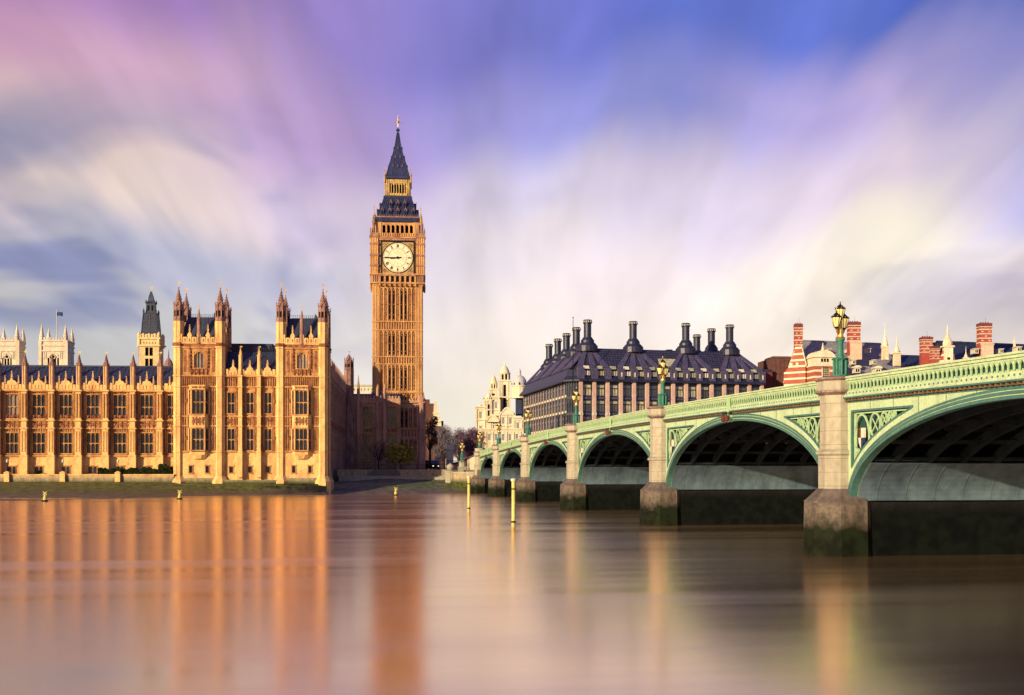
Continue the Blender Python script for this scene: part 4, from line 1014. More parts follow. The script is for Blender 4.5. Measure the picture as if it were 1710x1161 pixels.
# ------------------------------------------------------------------ the clock tower
def build_tower():
    rng = random.Random(3)
    X, Y = W(664.6, 321.7)
    T = empty('clock_tower', (X, Y, 0), PA, 'tall square stone clock tower with white dial, gilded belfry and blue spire', 'clock tower')
    d0 = 315.0
    Z = lambda py: ZP(py, d0)
    Zd = lambda d, py: ZP(py, d)
    rotm = [Matrix.Rotation(math.pi/2*k, 4, 'Z') for k in range(4)]
    hw = 6.65
    # lower stage and shaft: the same panelled face on four sides
    def face_panels(mb, w, z0, z1, n, y, heads=True):
        """ribs and sunk strips of one tier"""
        st = 2*w/n
        for k in range(n+1):
            x = -w+k*st; big = k in (0, n)
            mb.m = 0; mb.box(x-.17, x+.17, y-.34, y+.02, z0, z1)
        for k in range(n):
            c = -w+(k+.5)*st
            if heads: mb.m = 0; mb.pxz([(c-st/2+.1,z1-.75),(c-st/4,z1-.35),(c,z1-.12),(c+st/4,z1-.35),(c+st/2-.1,z1-.75),(c+st/2-.1,z1),(c-st/2+.1,z1)][::-1], y-.24, y)
            mb.m = 0; mb.box(c-.06, c+.06, y-.12, y+.02, z0, z1-.6)
            if k in (2,3,5,6) :
                mb.m = 2; mb.box(c-.20, c+.20, y-.13, y+.02, z0+.5, z1-.9)
            for q in range(3):
                mb.m = 1; zq_ = z0+(z1-z0)*(q+.55)/3.2; mb.ngon(c, y-.06, .22, .22, zq_, zq_+.22, 4)
    tiers = [(Z(595),Z(552)),(Z(536),Z(480)),(Z(651.5),Z(609))]
    sh = MB(); sh.box(-hw+.35, hw-.35, -hw+.35, hw-.35, Z(672), Z(470))
    for rm in rotm:
        sh.M = rm; y = -hw+.35
        for z0, z1 in tiers: face_panels(sh, 4.75, z0, z1, 9, y); sh.m = 1; sh.box(-4.7, 4.7, y-.03, y+.02, z0, z1)  # dark sheet behind the ribs puts the recess shade into the colour
        face_panels(sh, 4.75, Z(671), Z(658), 9, y, False)
        for a, b in ((608,596),(551,537)):
            sh.m = 1; sh.box(-4.7, 4.7, y-.10, y+.02, Z(a)+.1, Z(b)-.1)
            sh.m = 0
            for k in range(14): c = -4.7+9.4*(k+.5)/14; sh.box(c-.12, c+.12, y-.28, y+.02, Z(a), Z(b)); 
            for py in (a, b): sh.box(-hw+.02, hw-.02, y-.46, y+.02, Z(py)-.15, Z(py)+.15)
        sh.m = 0; sh.box(-hw+.02, hw-.02, y-.5, y+.02, Z(655)-.2, Z(655)+.2)
        for k in range(15): c = -4.7+9.4*(k+.5)/15; sh.ngon(c, y-.2, .25, .1, Z(655)-.5, Z(655)-.2, 4)
    sh.M = None; sh.m = 0
    for sx in (-1,1):
        for sy in (-1,1):
            cx, cy = sx*(hw-.95), sy*(hw-.95)
            sh.box(cx-.92, cx+.92, cy-.92, cy+.92, Z(672), Z(474))
            for q in (-.72, 0, .72):
                for zz in (0,):
                    sh.box(cx+q-.1, cx+q+.1, cy-1.03, cy+1.03, Z(672), Z(476)); sh.box(cx-1.03, cx+1.03, cy+q-.1, cy+q+.1, Z(672), Z(476))
            for py in (655,608,596,551,537): sh.box(cx-1.08, cx+1.08, cy-1.08, cy+1.08, Z(py)-.17, Z(py)+.17)
    sh.build('shaft', [M['tower'], M['carved'], M['dark']], T)
    ba = MB(); hb = hw+.55
    ba.box(-hb+.35, hb-.35, -hb+.35, hb-.35, 3, Z(672))
    for rm in rotm:
        ba.M = rm; y = -hb+.35
        for a, b in ((765,733),(716,680)): face_panels(ba, 5.2, Z(a), Z(b), 9, y); ba.m = 1; ba.box(-5.1, 5.1, y-.03, y+.02, Z(a), Z(b)); ba.m = 0  # base recesses get the same painted-in shade sheet
        ba.m = 1; ribs(ba, -5.2, 5.2, 12, Z(729), Z(718), y, .2, .3); ba.m = 0
        for py, pr_ in ((768,.5),(731,.35),(716,.35),(672,.55)): ba.m = 3; ba.box(-hb+.02, hb-.02, y-pr_, y+.02, Z(py)-.16, Z(py)+.16); ba.m = 0
        ba.box(-hb+.02, hb-.02, y-.12, y+.3, Z(672), Z(669)); 
        for k in range(13): c = -5.2+10.4*(k+.5)/13; ba.pxz([(c-.36,Z(670)),(c+.36,Z(670)),(c,Z(665))], y-.22, y+.1)
    ba.M = None
    for sx in (-1,1):
        for sy in (-1,1):
            cx, cy = sx*(hb-.9), sy*(hb-.9)
            ba.ngon(cx,cy,1.25,1.25,3,Z(668)); ba.ngon(cx,cy,1.3,1.5,3,Z(768)); ba.ngon(cx,cy,1.3,.1,Z(668),Z(655)); ba.ngon(cx+sx*.6,cy+sy*.6,.4,.3,Z(674),Z(664)); pinnacle(ba,cx+sx*.6,cy+sy*.6,Z(664),Z(654),.32)
            for py in (731,716): ba.ngon(cx,cy,1.42,1.42,Z(py)-.17,Z(py)+.17)
    ba.build('base', [M['towerd'], M['carved'], M['dark'], M['tower']], T)
    # corbelled arcade under the dial
    co = MB(); hc = 7.1
    co.square(0,0,[(hw-.3,Z(480)),(hw+.1,Z(477)),(hc-.15,Z(473)),(hc-.15,Z(458))])
    for rm in rotm:
        co.M = rm; y = -hc+.15
        co.m = 0
        for py, pr_ in ((473,.30),(458.5,.4)): co.box(-hc-.05, hc+.05, y-pr_, y+.02, Z(py)-.18, Z(py)+.18)
        for k in range(8): c = -4.7+9.4*k/7; co.box(c-.22, c+.22, y-.36, y+.02, Z(473), Z(458)); co.ngon(c, y-.3, .32, .15, Z(478), Z(473), 4)
        for k in range(7):
            c = -4.7+9.4*(k+.5)/7; co.m = 2; co.box(c-.33, c+.33, y-.06, y+.02, Z(471), Z(462)); co.m = 0
            co.pxz([(c-.45,Z(463)),(c,Z(460)),(c+.45,Z(463)),(c+.45,Z(459)),(c-.45,Z(459))][::-1], y-.2, y)
        for sx in (-1,1): co.m = 1; ribs(co, sx*6-.8, sx*6+.8, 3, Z(472), Z(460), y, .2, .25)
    co.build('corbel_arcade', [M['tower'], M['towerp'], M['dark']], T)
    # clock stage
    cs = MB(); zc0, zc1 = Z(458), Z(396)
    cs.box(-hc+.3, hc-.3, -hc+.3, hc-.3, zc0, zc1)
    for sx in (-1,1):
        for sy in (-1,1):
            cx, cy = sx*(hc-.95), sy*(hc-.95)
            cs.m = 0; cs.box(cx-1.0, cx+1.0, cy-1.0, cy+1.0, zc0, zc1+.4)
            for q in (-.85,-.3,.3,.85):
                cs.box(cx+q-.12, cx+q+.12, cy-1.14, cy+1.14, zc0, zc1); cs.box(cx-1.14, cx+1.14, cy+q-.12, cy+q+.12, zc0, zc1)
            cs.m = 1
            for py in (444,427,408): cs.box(cx-1.2, cx+1.2, cy-1.2, cy+1.2, Z(py)-.25, Z(py)+.25)
            cs.box(cx-1.3, cx+1.3, cy-1.3, cy+1.3, zc1-.2, zc1+.3); cs.box(cx-1.15, cx+1.15, cy-1.15, cy+1.15, zc1+.3, zc1+1.0)
            for qx in (-1,1):
                for qy in (-1,1): pinnacle(cs, cx+qx*1.0, cy+qy*1.0, zc1+.9, zc1+2.4, .22)
    cs.m = 0
    for rm in rotm:
        cs.M = rm; y = -hc+.3
        cs.m = 1; cs.box(-4.9, 4.9, y-.3, y+.02, Z(402), Z(397)); 
        cs.m = 0; cs.box(-5.2, 5.2, y-.5, y+.02, Z(397)-.15, Z(397)+.15); cs.box(-5, 5, y-.15, y+.3, zc1, zc1+1.0)
        for k in range(16): c = -4.9+9.8*(k+.5)/16; cs.box(c-.18, c+.18, y-.35, y+.1, zc1+.1, zc1+1.0)
    cs.build('clock_stage', [M['tower'], M['towerp'], M['dark']], T)
    zd = Z(430.8); rd = 3.98; hf = 4.2
    ROM = ['XII','I','II','III','IV','V','VI','VII','VIII','IX','X','XI']
    for k, rm in enumerate(rotm):
        y = -hc+.3
        f = MB(rm); f.m = 0
        for a, b in ((0,.30),):
            f.box(-hf-.3, -hf, y-.42, y+.02, zd-hf-.3, zd+hf+.3); f.box(hf, hf+.3, y-.42, y+.02, zd-hf-.3, zd+hf+.3)
            f.box(-hf, hf, y-.42, y+.02, zd-hf-.3, zd-hf); f.box(-hf, hf, y-.42, y+.02, zd+hf, zd+hf+.3)
        f.m = 1; f.box(-hf, hf, y-.14, y+.02, zd-hf, zd+hf)
        f.m = 1
        for sx in (-1,1):
            for sz in (-1,1):
                f.m = 2; f.ring(sx*3.45, zd+sz*3.45, .30, .46, y-.24, y-.13, 12); f.box(sx*3.45-.2, sx*3.45+.2, y-.22, y-.13, zd+sz*3.45-.2, zd+sz*3.45+.2)
                f.bar((sx*2.55,y-.16,zd+sz*3.9),(sx*3.9,y-.16,zd+sz*2.55),.10,n=4)
        f.m = 2; f.box(-hf-.6, hf+.6, y-.62, y+.02, zd-hf-.75, zd-hf-.35)
        fo = f.build('clock_face', [M['black'], M['gold'], M['towerp']], T)
        A = [2*math.pi*i/40 for i in range(40)]
        d = MB(rm); d.pxz([(rd*math.cos(a), zd+rd*math.sin(a)) for a in A], y-.22, y-.12); d.build('dial', M['dial'], fo)
        g = MB(rm); g.ring(0, zd, rd-.03, rd+.17, y-.32, y-.12, 48); g.ring(0, zd, rd*.60, rd*.615, y-.245, y-.21, 48); g.ring(0, zd, rd*.92, rd*.935, y-.245, y-.21, 48)
        for i in range(60):
            a = 2*math.pi*i/60; g.bar((rd*.93*math.sin(a), y-.23, zd+rd*.93*math.cos(a)), (rd*.99*math.sin(a), y-.23, zd+rd*.99*math.cos(a)), .018 if i % 5 else .05, n=4)
        for i in range(12):
            a = 2*math.pi*i/12; g.bar((rd*.30*math.sin(a), y-.22, zd+rd*.30*math.cos(a)), (rd*.6*math.sin(a), y-.22, zd+rd*.6*math.cos(a)), .02, n=4)
            ux, uz, vx, vz = math.cos(a), -math.sin(a), math.sin(a), math.cos(a)       # across, outwards
            s = ROM[i]; wd = sum({'I':.16,'V':.34,'X':.34}[c] for c in s); p = -wd/2
            for c in s:
                cw = {'I':.16,'V':.34,'X':.34}[c]; m_ = p+cw/2; r0_, r1_ = rd*.68, rd*.88
                st = {'I':[((0,0),(0,1))],'V':[((-.5,1),(0,0)),((.5,1),(0,0))],'X':[((-.5,1),(.5,0)),((.5,1),(-.5,0))]}[c]
                for (p0, q0), (p1, q1) in st:
                    P = []
                    for pp, qq in ((p0,q0),(p1,q1)):
                        aa = m_+pp*cw*.8; rr = r0_+(r1_-r0_)*qq; P.append((ux*aa+vx*rr, y-.235, zd+uz*aa+vz*rr))
                    g.bar(P[0], P[1], .065, n=4)
                p += cw
        g.build('numerals', M['black'], fo)
        h = MB(rm)
        for deg, ln, wd, yy in ((262.5,2.15,.17,y-.38),(270,3.75,.11,y-.46)):
            a = R(deg); ux, uz, vx, vz = math.cos(a), -math.sin(a), math.sin(a), math.cos(a)
            pts = [(-wd*.6,-.95),(wd*.6,-.95),(wd,.2),(wd*.8,ln*.8),(0,ln),(-wd*.8,ln*.8),(-wd,.2)]
            h.pxz([(ux*p+vx*q, zd+uz*p+vz*q) for p, q in pts][::-1], yy, yy+.06)
        h.ring(0, zd, .02, .32, y-.5, y-.22, 14); h.build('clock_hands', M['black'], fo)
    # belfry
    be = MB(); hbf = 5.75; zb0, zb1 = zc1, Zd(316., 371)
    be.m = 2; be.box(-hbf+.9, hbf-.9, -hbf+.9, hbf-.9, zb0, zb1)
    be.m = 0
    for sx in (-1,1):
        for sy in (-1,1):
            be.box(sx*(hbf-.75)-.75, sx*(hbf-.75)+.75, sy*(hbf-.75)-.75, sy*(hbf-.75)+.75, zb0, zb1)
            for q in (-.5,.5): be.box(sx*(hbf-.75)+q-.1, sx*(hbf-.75)+q+.1, sy*(hbf-.75)-.85, sy*(hbf-.75)+.85, zb0, zb1-.2)
    for rm in rotm:
        be.M = rm; y = -hbf+.2
        be.m = 0; be.box(-hbf, hbf, y-.02, y+.7, zb0, Zd(316., 394)); be.box(-hbf+1.4, hbf-1.4, y-.02, y+.7, Zd(316., 375), zb1)
        w_ = (2*hbf-3.0)/7
        for k in range(8): c = -hbf+1.5+w_*k; be.box(c-.19, c+.19, y-.14, y+.6, Zd(316., 394), Zd(316., 375))
        for k in range(7):
            c = -hbf+1.5+w_*(k+.5); be.pxz([(c-w_/2+.1,Zd(316., 379)),(c-w_*.2,Zd(316., 376.5)),(c,Zd(316., 375.5)),(c+w_*.2,Zd(316., 376.5)),(c+w_/2-.1,Zd(316., 379)),(c+w_/2-.1,Zd(316., 374)),(c-w_/2+.1,Zd(316., 374))][::-1], y, y+.4)
        be.m = 1; ribs(be, -hbf+1.4, hbf-1.4, 20, Zd(316., 400), Zd(316., 395), y, .2, .16)
    be.build('belfry', [M['tower'], M['towerp'], M['dark']], T)
    # lower roof
    lr = MB(); dq = 316.
    z0, z1, z2, z3 = Zd(317., 371), Zd(317., 363), Zd(317., 346), Zd(317., 330)
    lr.square(0,0,[(5.9,z0-.2),(6.0,z0),(6.15,z0+.6),(6.1,z1-.3),(5.75,z1)])
    lr.square(0,0,[(5.5,z1),(4.55,z2),(4.0,Zd(317., 338)),(3.75,z3)])
    for rm in rotm:
        lr.M = rm
        for k in range(17):
            t = -1+2*k/16; lr.bar((5.5*t,-5.52,z1),(4.55*t,-4.57,z2),.05,n=4); lr.bar((4.55*t,-4.57,z2),(3.75*t,-3.77,z3),.05,n=4)
        lr.m = 1
        for k in range(26): c = -6.0+12*(k+.5)/26; lr.ngon(c,-5.95,.13,.03,z1-.2,z1+.45,4)
        lr.box(-6.15,6.15,-6.2,-6.0,z1-.35,z1-.1)
        lr.m = 0
    lo = lr.build('belfry_roof', [M['iron_roof'], M['towerp']], T)
    for rm in rotm:
        for row, (n, zz, yy, sp) in enumerate(((5, Zd(317., 357), -5.2, 2.1), (3, Zd(317., 343.5), -4.55, 1.9))):
            for k in range(n):
                c = (k-(n-1)/2)*sp*(.98); dm = MB(rm); 
                dm.m = 0; dm.pxz([(c-.36,zz-.5),(c+.36,zz-.5),(c+.36,zz+.6),(c,zz+1.25),(c-.36,zz+.6)], yy-.35, yy+.9)
                dm.m = 2; dm.box(c-.2, c+.2, yy-.38, yy-.34, zz-.3, zz+.55)
                dm.m = 1; dm.bar((c-.42,yy-.4,zz+.55),(c,yy-.4,zz+1.32),.07,n=4); dm.bar((c+.42,yy-.4,zz+.55),(c,yy-.4,zz+1.32),.07,n=4); dm.ngon(c,yy-.35,.1,.02,zz+1.2,zz+1.75,4)
                dm.build('dormer', [M['iron_roof'], M['towerp'], M['dark']], lo)
    # lantern stage
    la = MB(); hl = 3.35
    la.m = 1; la.square(0,0,[(3.75,z3),(3.85,z3+.2),(3.85,z3+.5),(3.5,z3+.8)]); la.m = 2; la.box(-hl+.6, hl-.6, -hl+.6, hl-.6, z3+.8, Zd(318.4, 300))
    zl0, zl1 = z3+.8, Zd(318.4, 300)
    for rm in rotm:
        la.M = rm; y = -hl
        la.m = 0; la.box(-hl, hl, y, y+.3, zl0, zl0+.7); la.box(-hl, hl, y, y+.3, zl1-1.0, zl1)
        for k in range(6): c = -1.75+.7*k; la.box(c-.10, c+.10, y-.1, y+.3, zl0, zl1); 
        for sx in (-1,1): la.box(sx*2.75-.6, sx*2.75+.6, y, y+.6, zl0, zl1); la.box(sx*3.0-.1, sx*3.0+.1, y-.12, y+.2, zl0, zl1); la.box(sx*2.4-.08, sx*2.4+.08, y-.1, y+.2, zl0, zl1)
        for k in range(5): c = -1.4+.7*k; la.pxz([(c-.24,zl1-1.5),(c,zl1-1.15),(c+.24,zl1-1.5),(c+.24,zl1-1.05),(c-.24,zl1-1.05)][::-1], y+.02, y+.2); la.pxz([(c-.3,zl1-.9),(c+.3,zl1-.9),(c,zl1-.2)], y-.1, y+.1)
    la.M = None; la.m = 1; la.square(0,0,[(hl+.05,zl1),(hl+.28,zl1+.35),(hl+.28,zl1+.85),(hl,zl1+1.05)])
    la.build('lantern_stage', [M['lantern'], M['iron_roof'], M['dark']], T)
    # spire
    s = MB(); zs0 = zl1+1.05
    prof = [(3.15,zs0),(2.05,Zd(320.3, 271)),(1.35,Zd(320.3, 257)),(.85,Zd(320.3, 243)),(.52,Zd(320.3, 230)),(.30,Zd(320.3, 221)),(.22,Zd(320.3, 216.5)),(.5,Zd(320.3, 216)),(.42,Zd(320.3, 214)),(.15,Zd(320.3, 212))]
    s.square(0,0,prof)
    for rm in rotm:
        s.M = rm
        for (ra,za),(rb_,zb_) in zip(prof[:5],prof[1:6]):
            for t in (-1,-.5,0,.5,1): s.bar((ra*t,-ra-.02,za),(rb_*t,-rb_-.02,zb_),.055,n=4)
            for q in range(3):
                z = za+(zb_-za)*(q+.5)/3; r_ = ra+(rb_-ra)*(q+.5)/3; s.ngon(-r_,-r_,.14,.02,z,z+.35,4)
        for n, py in ((3,279),(2,263),(1,247)):
            for k in range(n):
                z = Zd(320.3, py); i = 0
                r_ = 3.15+(2.05-3.15)*(z-zs0)/(Zd(320.3, 271)-zs0) if z < Zd(320.3, 271) else (2.05-.7*(z-Zd(320.3, 271))/(Zd(320.3, 257)-Zd(320.3, 271)) if z < Zd(320.3, 257) else 1.0)
                c = (k-(n-1)/2)*1.25; s.m = 1; s.pxz([(c-.22,z-.3),(c+.22,z-.3),(c+.22,z+.2),(c,z+.6),(c-.22,z+.2)], -r_-.25, -r_+.5); s.m = 0
    s.M = None
    s.build('spire', [M['iron_roof'], M['bronzerib']], T)
    fi = MB(); fi.bar((0,0,Zd(321.7, 212)),(0,0,Zd(321.7, 193)),.11,.05,6); fi.ball(0,0,Zd(321.7, 204),.42,8); fi.ball(0,0,Zd(321.7, 196.5),.25,8)
    for a in range(4):
        t = math.pi/2*a; c, s_ = math.cos(t), math.sin(t); fi.bar((0,0,Zd(321.7, 205.5)),(c*.85,s_*.85,Zd(321.7, 204)),.07,n=4); fi.ball(c*.9,s_*.9,Zd(321.7, 204.5),.2,6)
    fi.build('finial', M['gold'], T)
    for zb_, zt, rr in ((Z(372),Z(340),6.15),(Z(297),Z(272),3.5)):
        for sx in (-1,1):
            for sy in (-1,1):
                p = MB(); x, y = sx*rr, sy*rr; hgt = zt-zb_
                p.ngon(x,y,.28,.22,zb_-.5,zb_+hgt*.35); p.ngon(x,y,.3,.06,zb_+hgt*.35,zb_+hgt*.6); p.bar((x,y,zb_+hgt*.6),(x,y,zt),.06,.03,4); p.box(x-.28,x+.28,y-.04,y+.04,zb_+hgt*.78,zb_+hgt*.83); p.ball(x,y,zb_+hgt*.7,.14,6)
                p.build('pinnacle', M['gold'], T)
    for sx in (-1,1):
        for sy in (-1,1):                       # flying buttresses hiding the step above the dial stage
            p = MB(); x, y = sx*6.45, sy*6.45
            p.ngon(x,y,.45,.4,zc1,zc1+3.6); pinnacle(p,x,y,zc1+3.6,zc1+5.8,.4); p.bar((x,y,zc1+3.2),(sx*5.6,sy*5.6,zc1+4.0),.2,n=4)
            p.build('flying_pinnacle', M['towerp'], T)
build_tower()
# ------------------------------------------------------------------ towers behind the palace
def abbey_tower(px0, px1, label, flag=False):
    d = 520.; w = (px1-px0)/F*d; X, Y = W((px0+px1)/2, d)
    r = empty('abbey_tower', (X, Y, 0), PA, label, 'church tower', 'pair of pale church towers behind the palace roof')
    Z = lambda py: ZP(py, d); h = w/2; D = w*.95
    m = MB(); m.wall(-h, h, 4, Z(568), 0, [(-h*.42,h*.42,Z(640),Z(598))], .8); m.box(-h,-h+.1,0,D,4,Z(568)); m.box(h-.1,h,0,D,4,Z(568)); m.box(-h+.1,h-.1,D-.1,D,4,Z(568)); m.box(-h+.1,h-.1,.8,D-.1,Z(572),Z(570)); m.box(-h*.42,h*.42,.8,.9,Z(640),Z(590))
    for z in (Z(586), Z(577), Z(569)): m.box(-h-.3,h+.3,-.35,D+.35,z-.3,z+.3)
    for k in range(9):
        x = -h+2*h*(k+.5)/9; m.box(x-.3,x+.3,-.15,.3,Z(569),Z(565.5)+(.6 if k % 2 else 0)); m.box(h-.3,h+.15,D*(k+.5)/9-.3,D*(k+.5)/9+.3,Z(569),Z(566))
    for sx in (-1,1):
        for q in (.52,.66): m.box(sx*h*q-.12, sx*h*q+.12, -.2, .1, Z(600), Z(588))
        m.box(sx*h-.9 if sx > 0 else sx*h-.5, sx*h+.5 if sx > 0 else sx*h+.9, -.5, .6, 4, Z(569))
    m.build('tower_wall', M['abbey'], r)
    a = MB(); hw_ = h*.42
    a.pxz([(-hw_,Z(598)),(-hw_*.8,Z(592)),(0,Z(587)),(hw_*.8,Z(592)),(hw_,Z(598)),(hw_*.7,Z(598)),(hw_*.5,Z(594)),(0,Z(590.5)),(-hw_*.5,Z(594)),(-hw_*.7,Z(598))], -.25, .3)
    a.m = 1; a.box(-hw_, hw_, .5, .7, Z(640), Z(598)); a.pxz([(-hw_*.7,Z(598)),(hw_*.7,Z(598)),(hw_*.5,Z(594)),(0,Z(590.5)),(-hw_*.5,Z(594))], -.05, -.01)
    a.m = 0
    for k in (-1,0,1): a.box(k*hw_*.6-.2, k*hw_*.6+.2, -.1, .4, Z(640), Z(598))
    a.ring(0, Z(596), .7, 1.05, -.2, .1, 10)
    a.build('louvred_window', [M['abbey'], M['dark']], r)
    for sx in (-1,1):
        for y in (.6, D-.6):
            p = MB(); x = sx*(h-.7); zt = Z(541 if y < 1 else 544)
            p.ngon(x,y,1.15,1.0,Z(573),Z(562)); p.ngon(x,y,1.2,1.0,Z(562),Z(560.5)); p.ngon(x,y,.95,.08,Z(560.5),zt,8)
            for q in range(5): p.ngon(x,y,.8-.15*q,.7-.15*q,Z(559)+q*.9,Z(559)+q*.9+.25,4)
            p.build('pinnacle', M['abbey'], r)
    return r
at = abbey_tower(67, 111, 'pale church tower with four pinnacles, the one with the flagpole')
abbey_tower(-7, 30, 'pale church tower with pinnacles cut by the left edge of the view')
X, Y = W(95, 523); fz = ZP(570, 523)
fp_ = empty('flagpole', (X, Y, fz), PA, 'tall white flagpole on the roof of a pale church tower', 'flagpole')
b = MB(); b.bar((0,0,0),(0,0,13.6),.22,.14,6); b.ball(0,0,13.7,.3,6); b.build('pole', M['cream'], fp_)
b = MB(); vs = [(x*.5, .25*math.sin(x*1.3), 11.2+z+.1*math.sin(x)) for z in (0,1.7) for x in range(6)]
b.add(vs+[(x, y+.05, z) for x, y, z in vs], [(i,i+1,7+i,6+i) for i in range(5)]+[(12+i,18+i,19+i,13+i) for i in range(5)]); b.build('flag', M['blue'], fp_)

def vent_tower():
    d = 300.; X, Y = W(252.5, d); Z = lambda py: ZP(py, d); s = d/F
    r = empty('ventilation_tower', (X, Y, 0), PA, 'square stone tower with a dark iron lantern top behind the left palace wing', 'tower')
    h = 16.6*s
    m = MB(); hs = [(-.95,-.1,Z(596),Z(582)),(.1+.0,.95,Z(596),Z(582)),(-.95,-.1,Z(618),Z(600.5)),(.1,.95,Z(618),Z(600.5))]
    m.wall(-h,h,4,Z(560),-h,hs,.5); m.box(-h,-h+.1,-h,h,4,Z(560)); m.box(h-.1,h,-h,h,4,Z(560)); m.box(-h+.1,h-.1,h-.1,h,4,Z(560)); m.box(-h+.1,h-.1,-h+.1,h-.1,Z(563),Z(562))
    for z in (Z(579), Z(567)): m.box(-h-.3,h+.3,-h-.3,h+.3,z-.2,z+.2)
    for k in range(7):
        x = -h+2*h*(k+.5)/7; m.box(x-.24,x+.24,-h-.2,-h+.15,Z(566),Z(561)+.3*(k % 2)); m.ngon(x,-h-.1,.2,.1,Z(575),Z(573),6)
    for sx in (-1,1):
        for sy in (-1,1): m.ngon(sx*(h-.1),sy*(h-.1),.45,.45,Z(580),Z(560)); m.ngon(sx*(h-.1),sy*(h-.1),.45,.1,Z(560),Z(556))
    m.box(-h-1.2,-h,-.2,.2,Z(579)-.1,Z(577.5)); m.box(h,h+1.2,-.2,.2,Z(579)-.1,Z(577.5))
    m.build('stone_shaft', M['ventstone'], r)
    g = MB()
    for c in (-.52,.53): g.box(c-.42,c+.42,-h+.4,-h+.5,Z(597),Z(581)); g.box(c-.42,c+.42,-h+.4,-h+.5,Z(619),Z(600))
    g.build('window_louvres', M['dark'], r)
    L_ = MB(); a, b_ = 13.2*s, 10.6*s
    L_.square(0,0,[(a*.93,Z(563)),(a,Z(559)),(b_,Z(526)),(b_*1.06,Z(525)),(b_*1.06,Z(524))])
    for rm in [Matrix.Rotation(math.pi/2*k,4,'Z') for k in range(4)]:
        L_.M = rm
        for t in (-1,0,1): L_.bar((a*t,-a,Z(559)),(b_*t,-b_,Z(525)),.13,n=4)
        for q in (.33,.62): zz, rr = Z(559)+(Z(525)-Z(559))*q, a+(b_-a)*q; L_.box(-rr,rr,-rr-.1,-rr+.1,zz-.1,zz+.1)
        L_.m = 1
        for t in (-.5,.5):
            for q0, q1 in ((.04,.30),(.36,.59),(.65,.92)):
                z0, z1 = [Z(559)+(Z(525)-Z(559))*q for q in (q0,q1)]; r0_, r1_ = [a+(b_-a)*q for q in (q0,q1)]
                L_.add([((t-.33)*r0_,-r0_-.03,z0),((t+.33)*r0_,-r0_-.03,z0),((t+.33)*r1_,-r1_-.03,z1),((t-.33)*r1_,-r1_-.03,z1)], [(0,1,2,3)])
        L_.m = 0
    L_.M = None
    c = 7.2*s
    L_.square(0,0,[(c*1.1,Z(524)),(c,Z(522)),(c*.95,Z(508)),(c*1.05,Z(507)),(c*.6,Z(504)),(3.8*s,Z(497)),(3.0*s,Z(494)),(1.8*s,Z(490)),(.2,Z(487))])
    for sx in (-1,1):
        for sy in (-1,1): pinnacle(L_, sx*b_*.95, sy*b_*.95, Z(524), Z(517), .28); pinnacle(L_, sx*c*.95, sy*c*.95, Z(508), Z(502), .22)
        L_.m = 2; L_.box(sx*.5-.22, sx*.5+.22, -c-.06, -c+.02, Z(520), Z(511)); L_.m = 0
    L_.build('iron_lantern', [M['slate'], M['bronze'], M['dark']], r)
    vane(r, 0, 0, Z(487.5), 1.5)
vent_tower()
def cupola():
    d = 290.; X, Y = W(281.5, d); Z = lambda py: ZP(py, d)
    r = empty('cupola_turret', (X, Y, 0), 0, 'small lead domed turret squeezed between the iron topped tower and the palace pavilion', 'turret')
    b = MB(); b.ngon(0,0,1.1,1.0,4,Z(613)); b.lathe(0,0,[(1.2,Z(613)),(1.15,Z(609)),(.8,Z(603)),(.35,Z(599)),(.18,Z(597)),(.14,Z(590)),(.02,Z(583))],8); b.build('dome', M['turret'], r)
cupola()

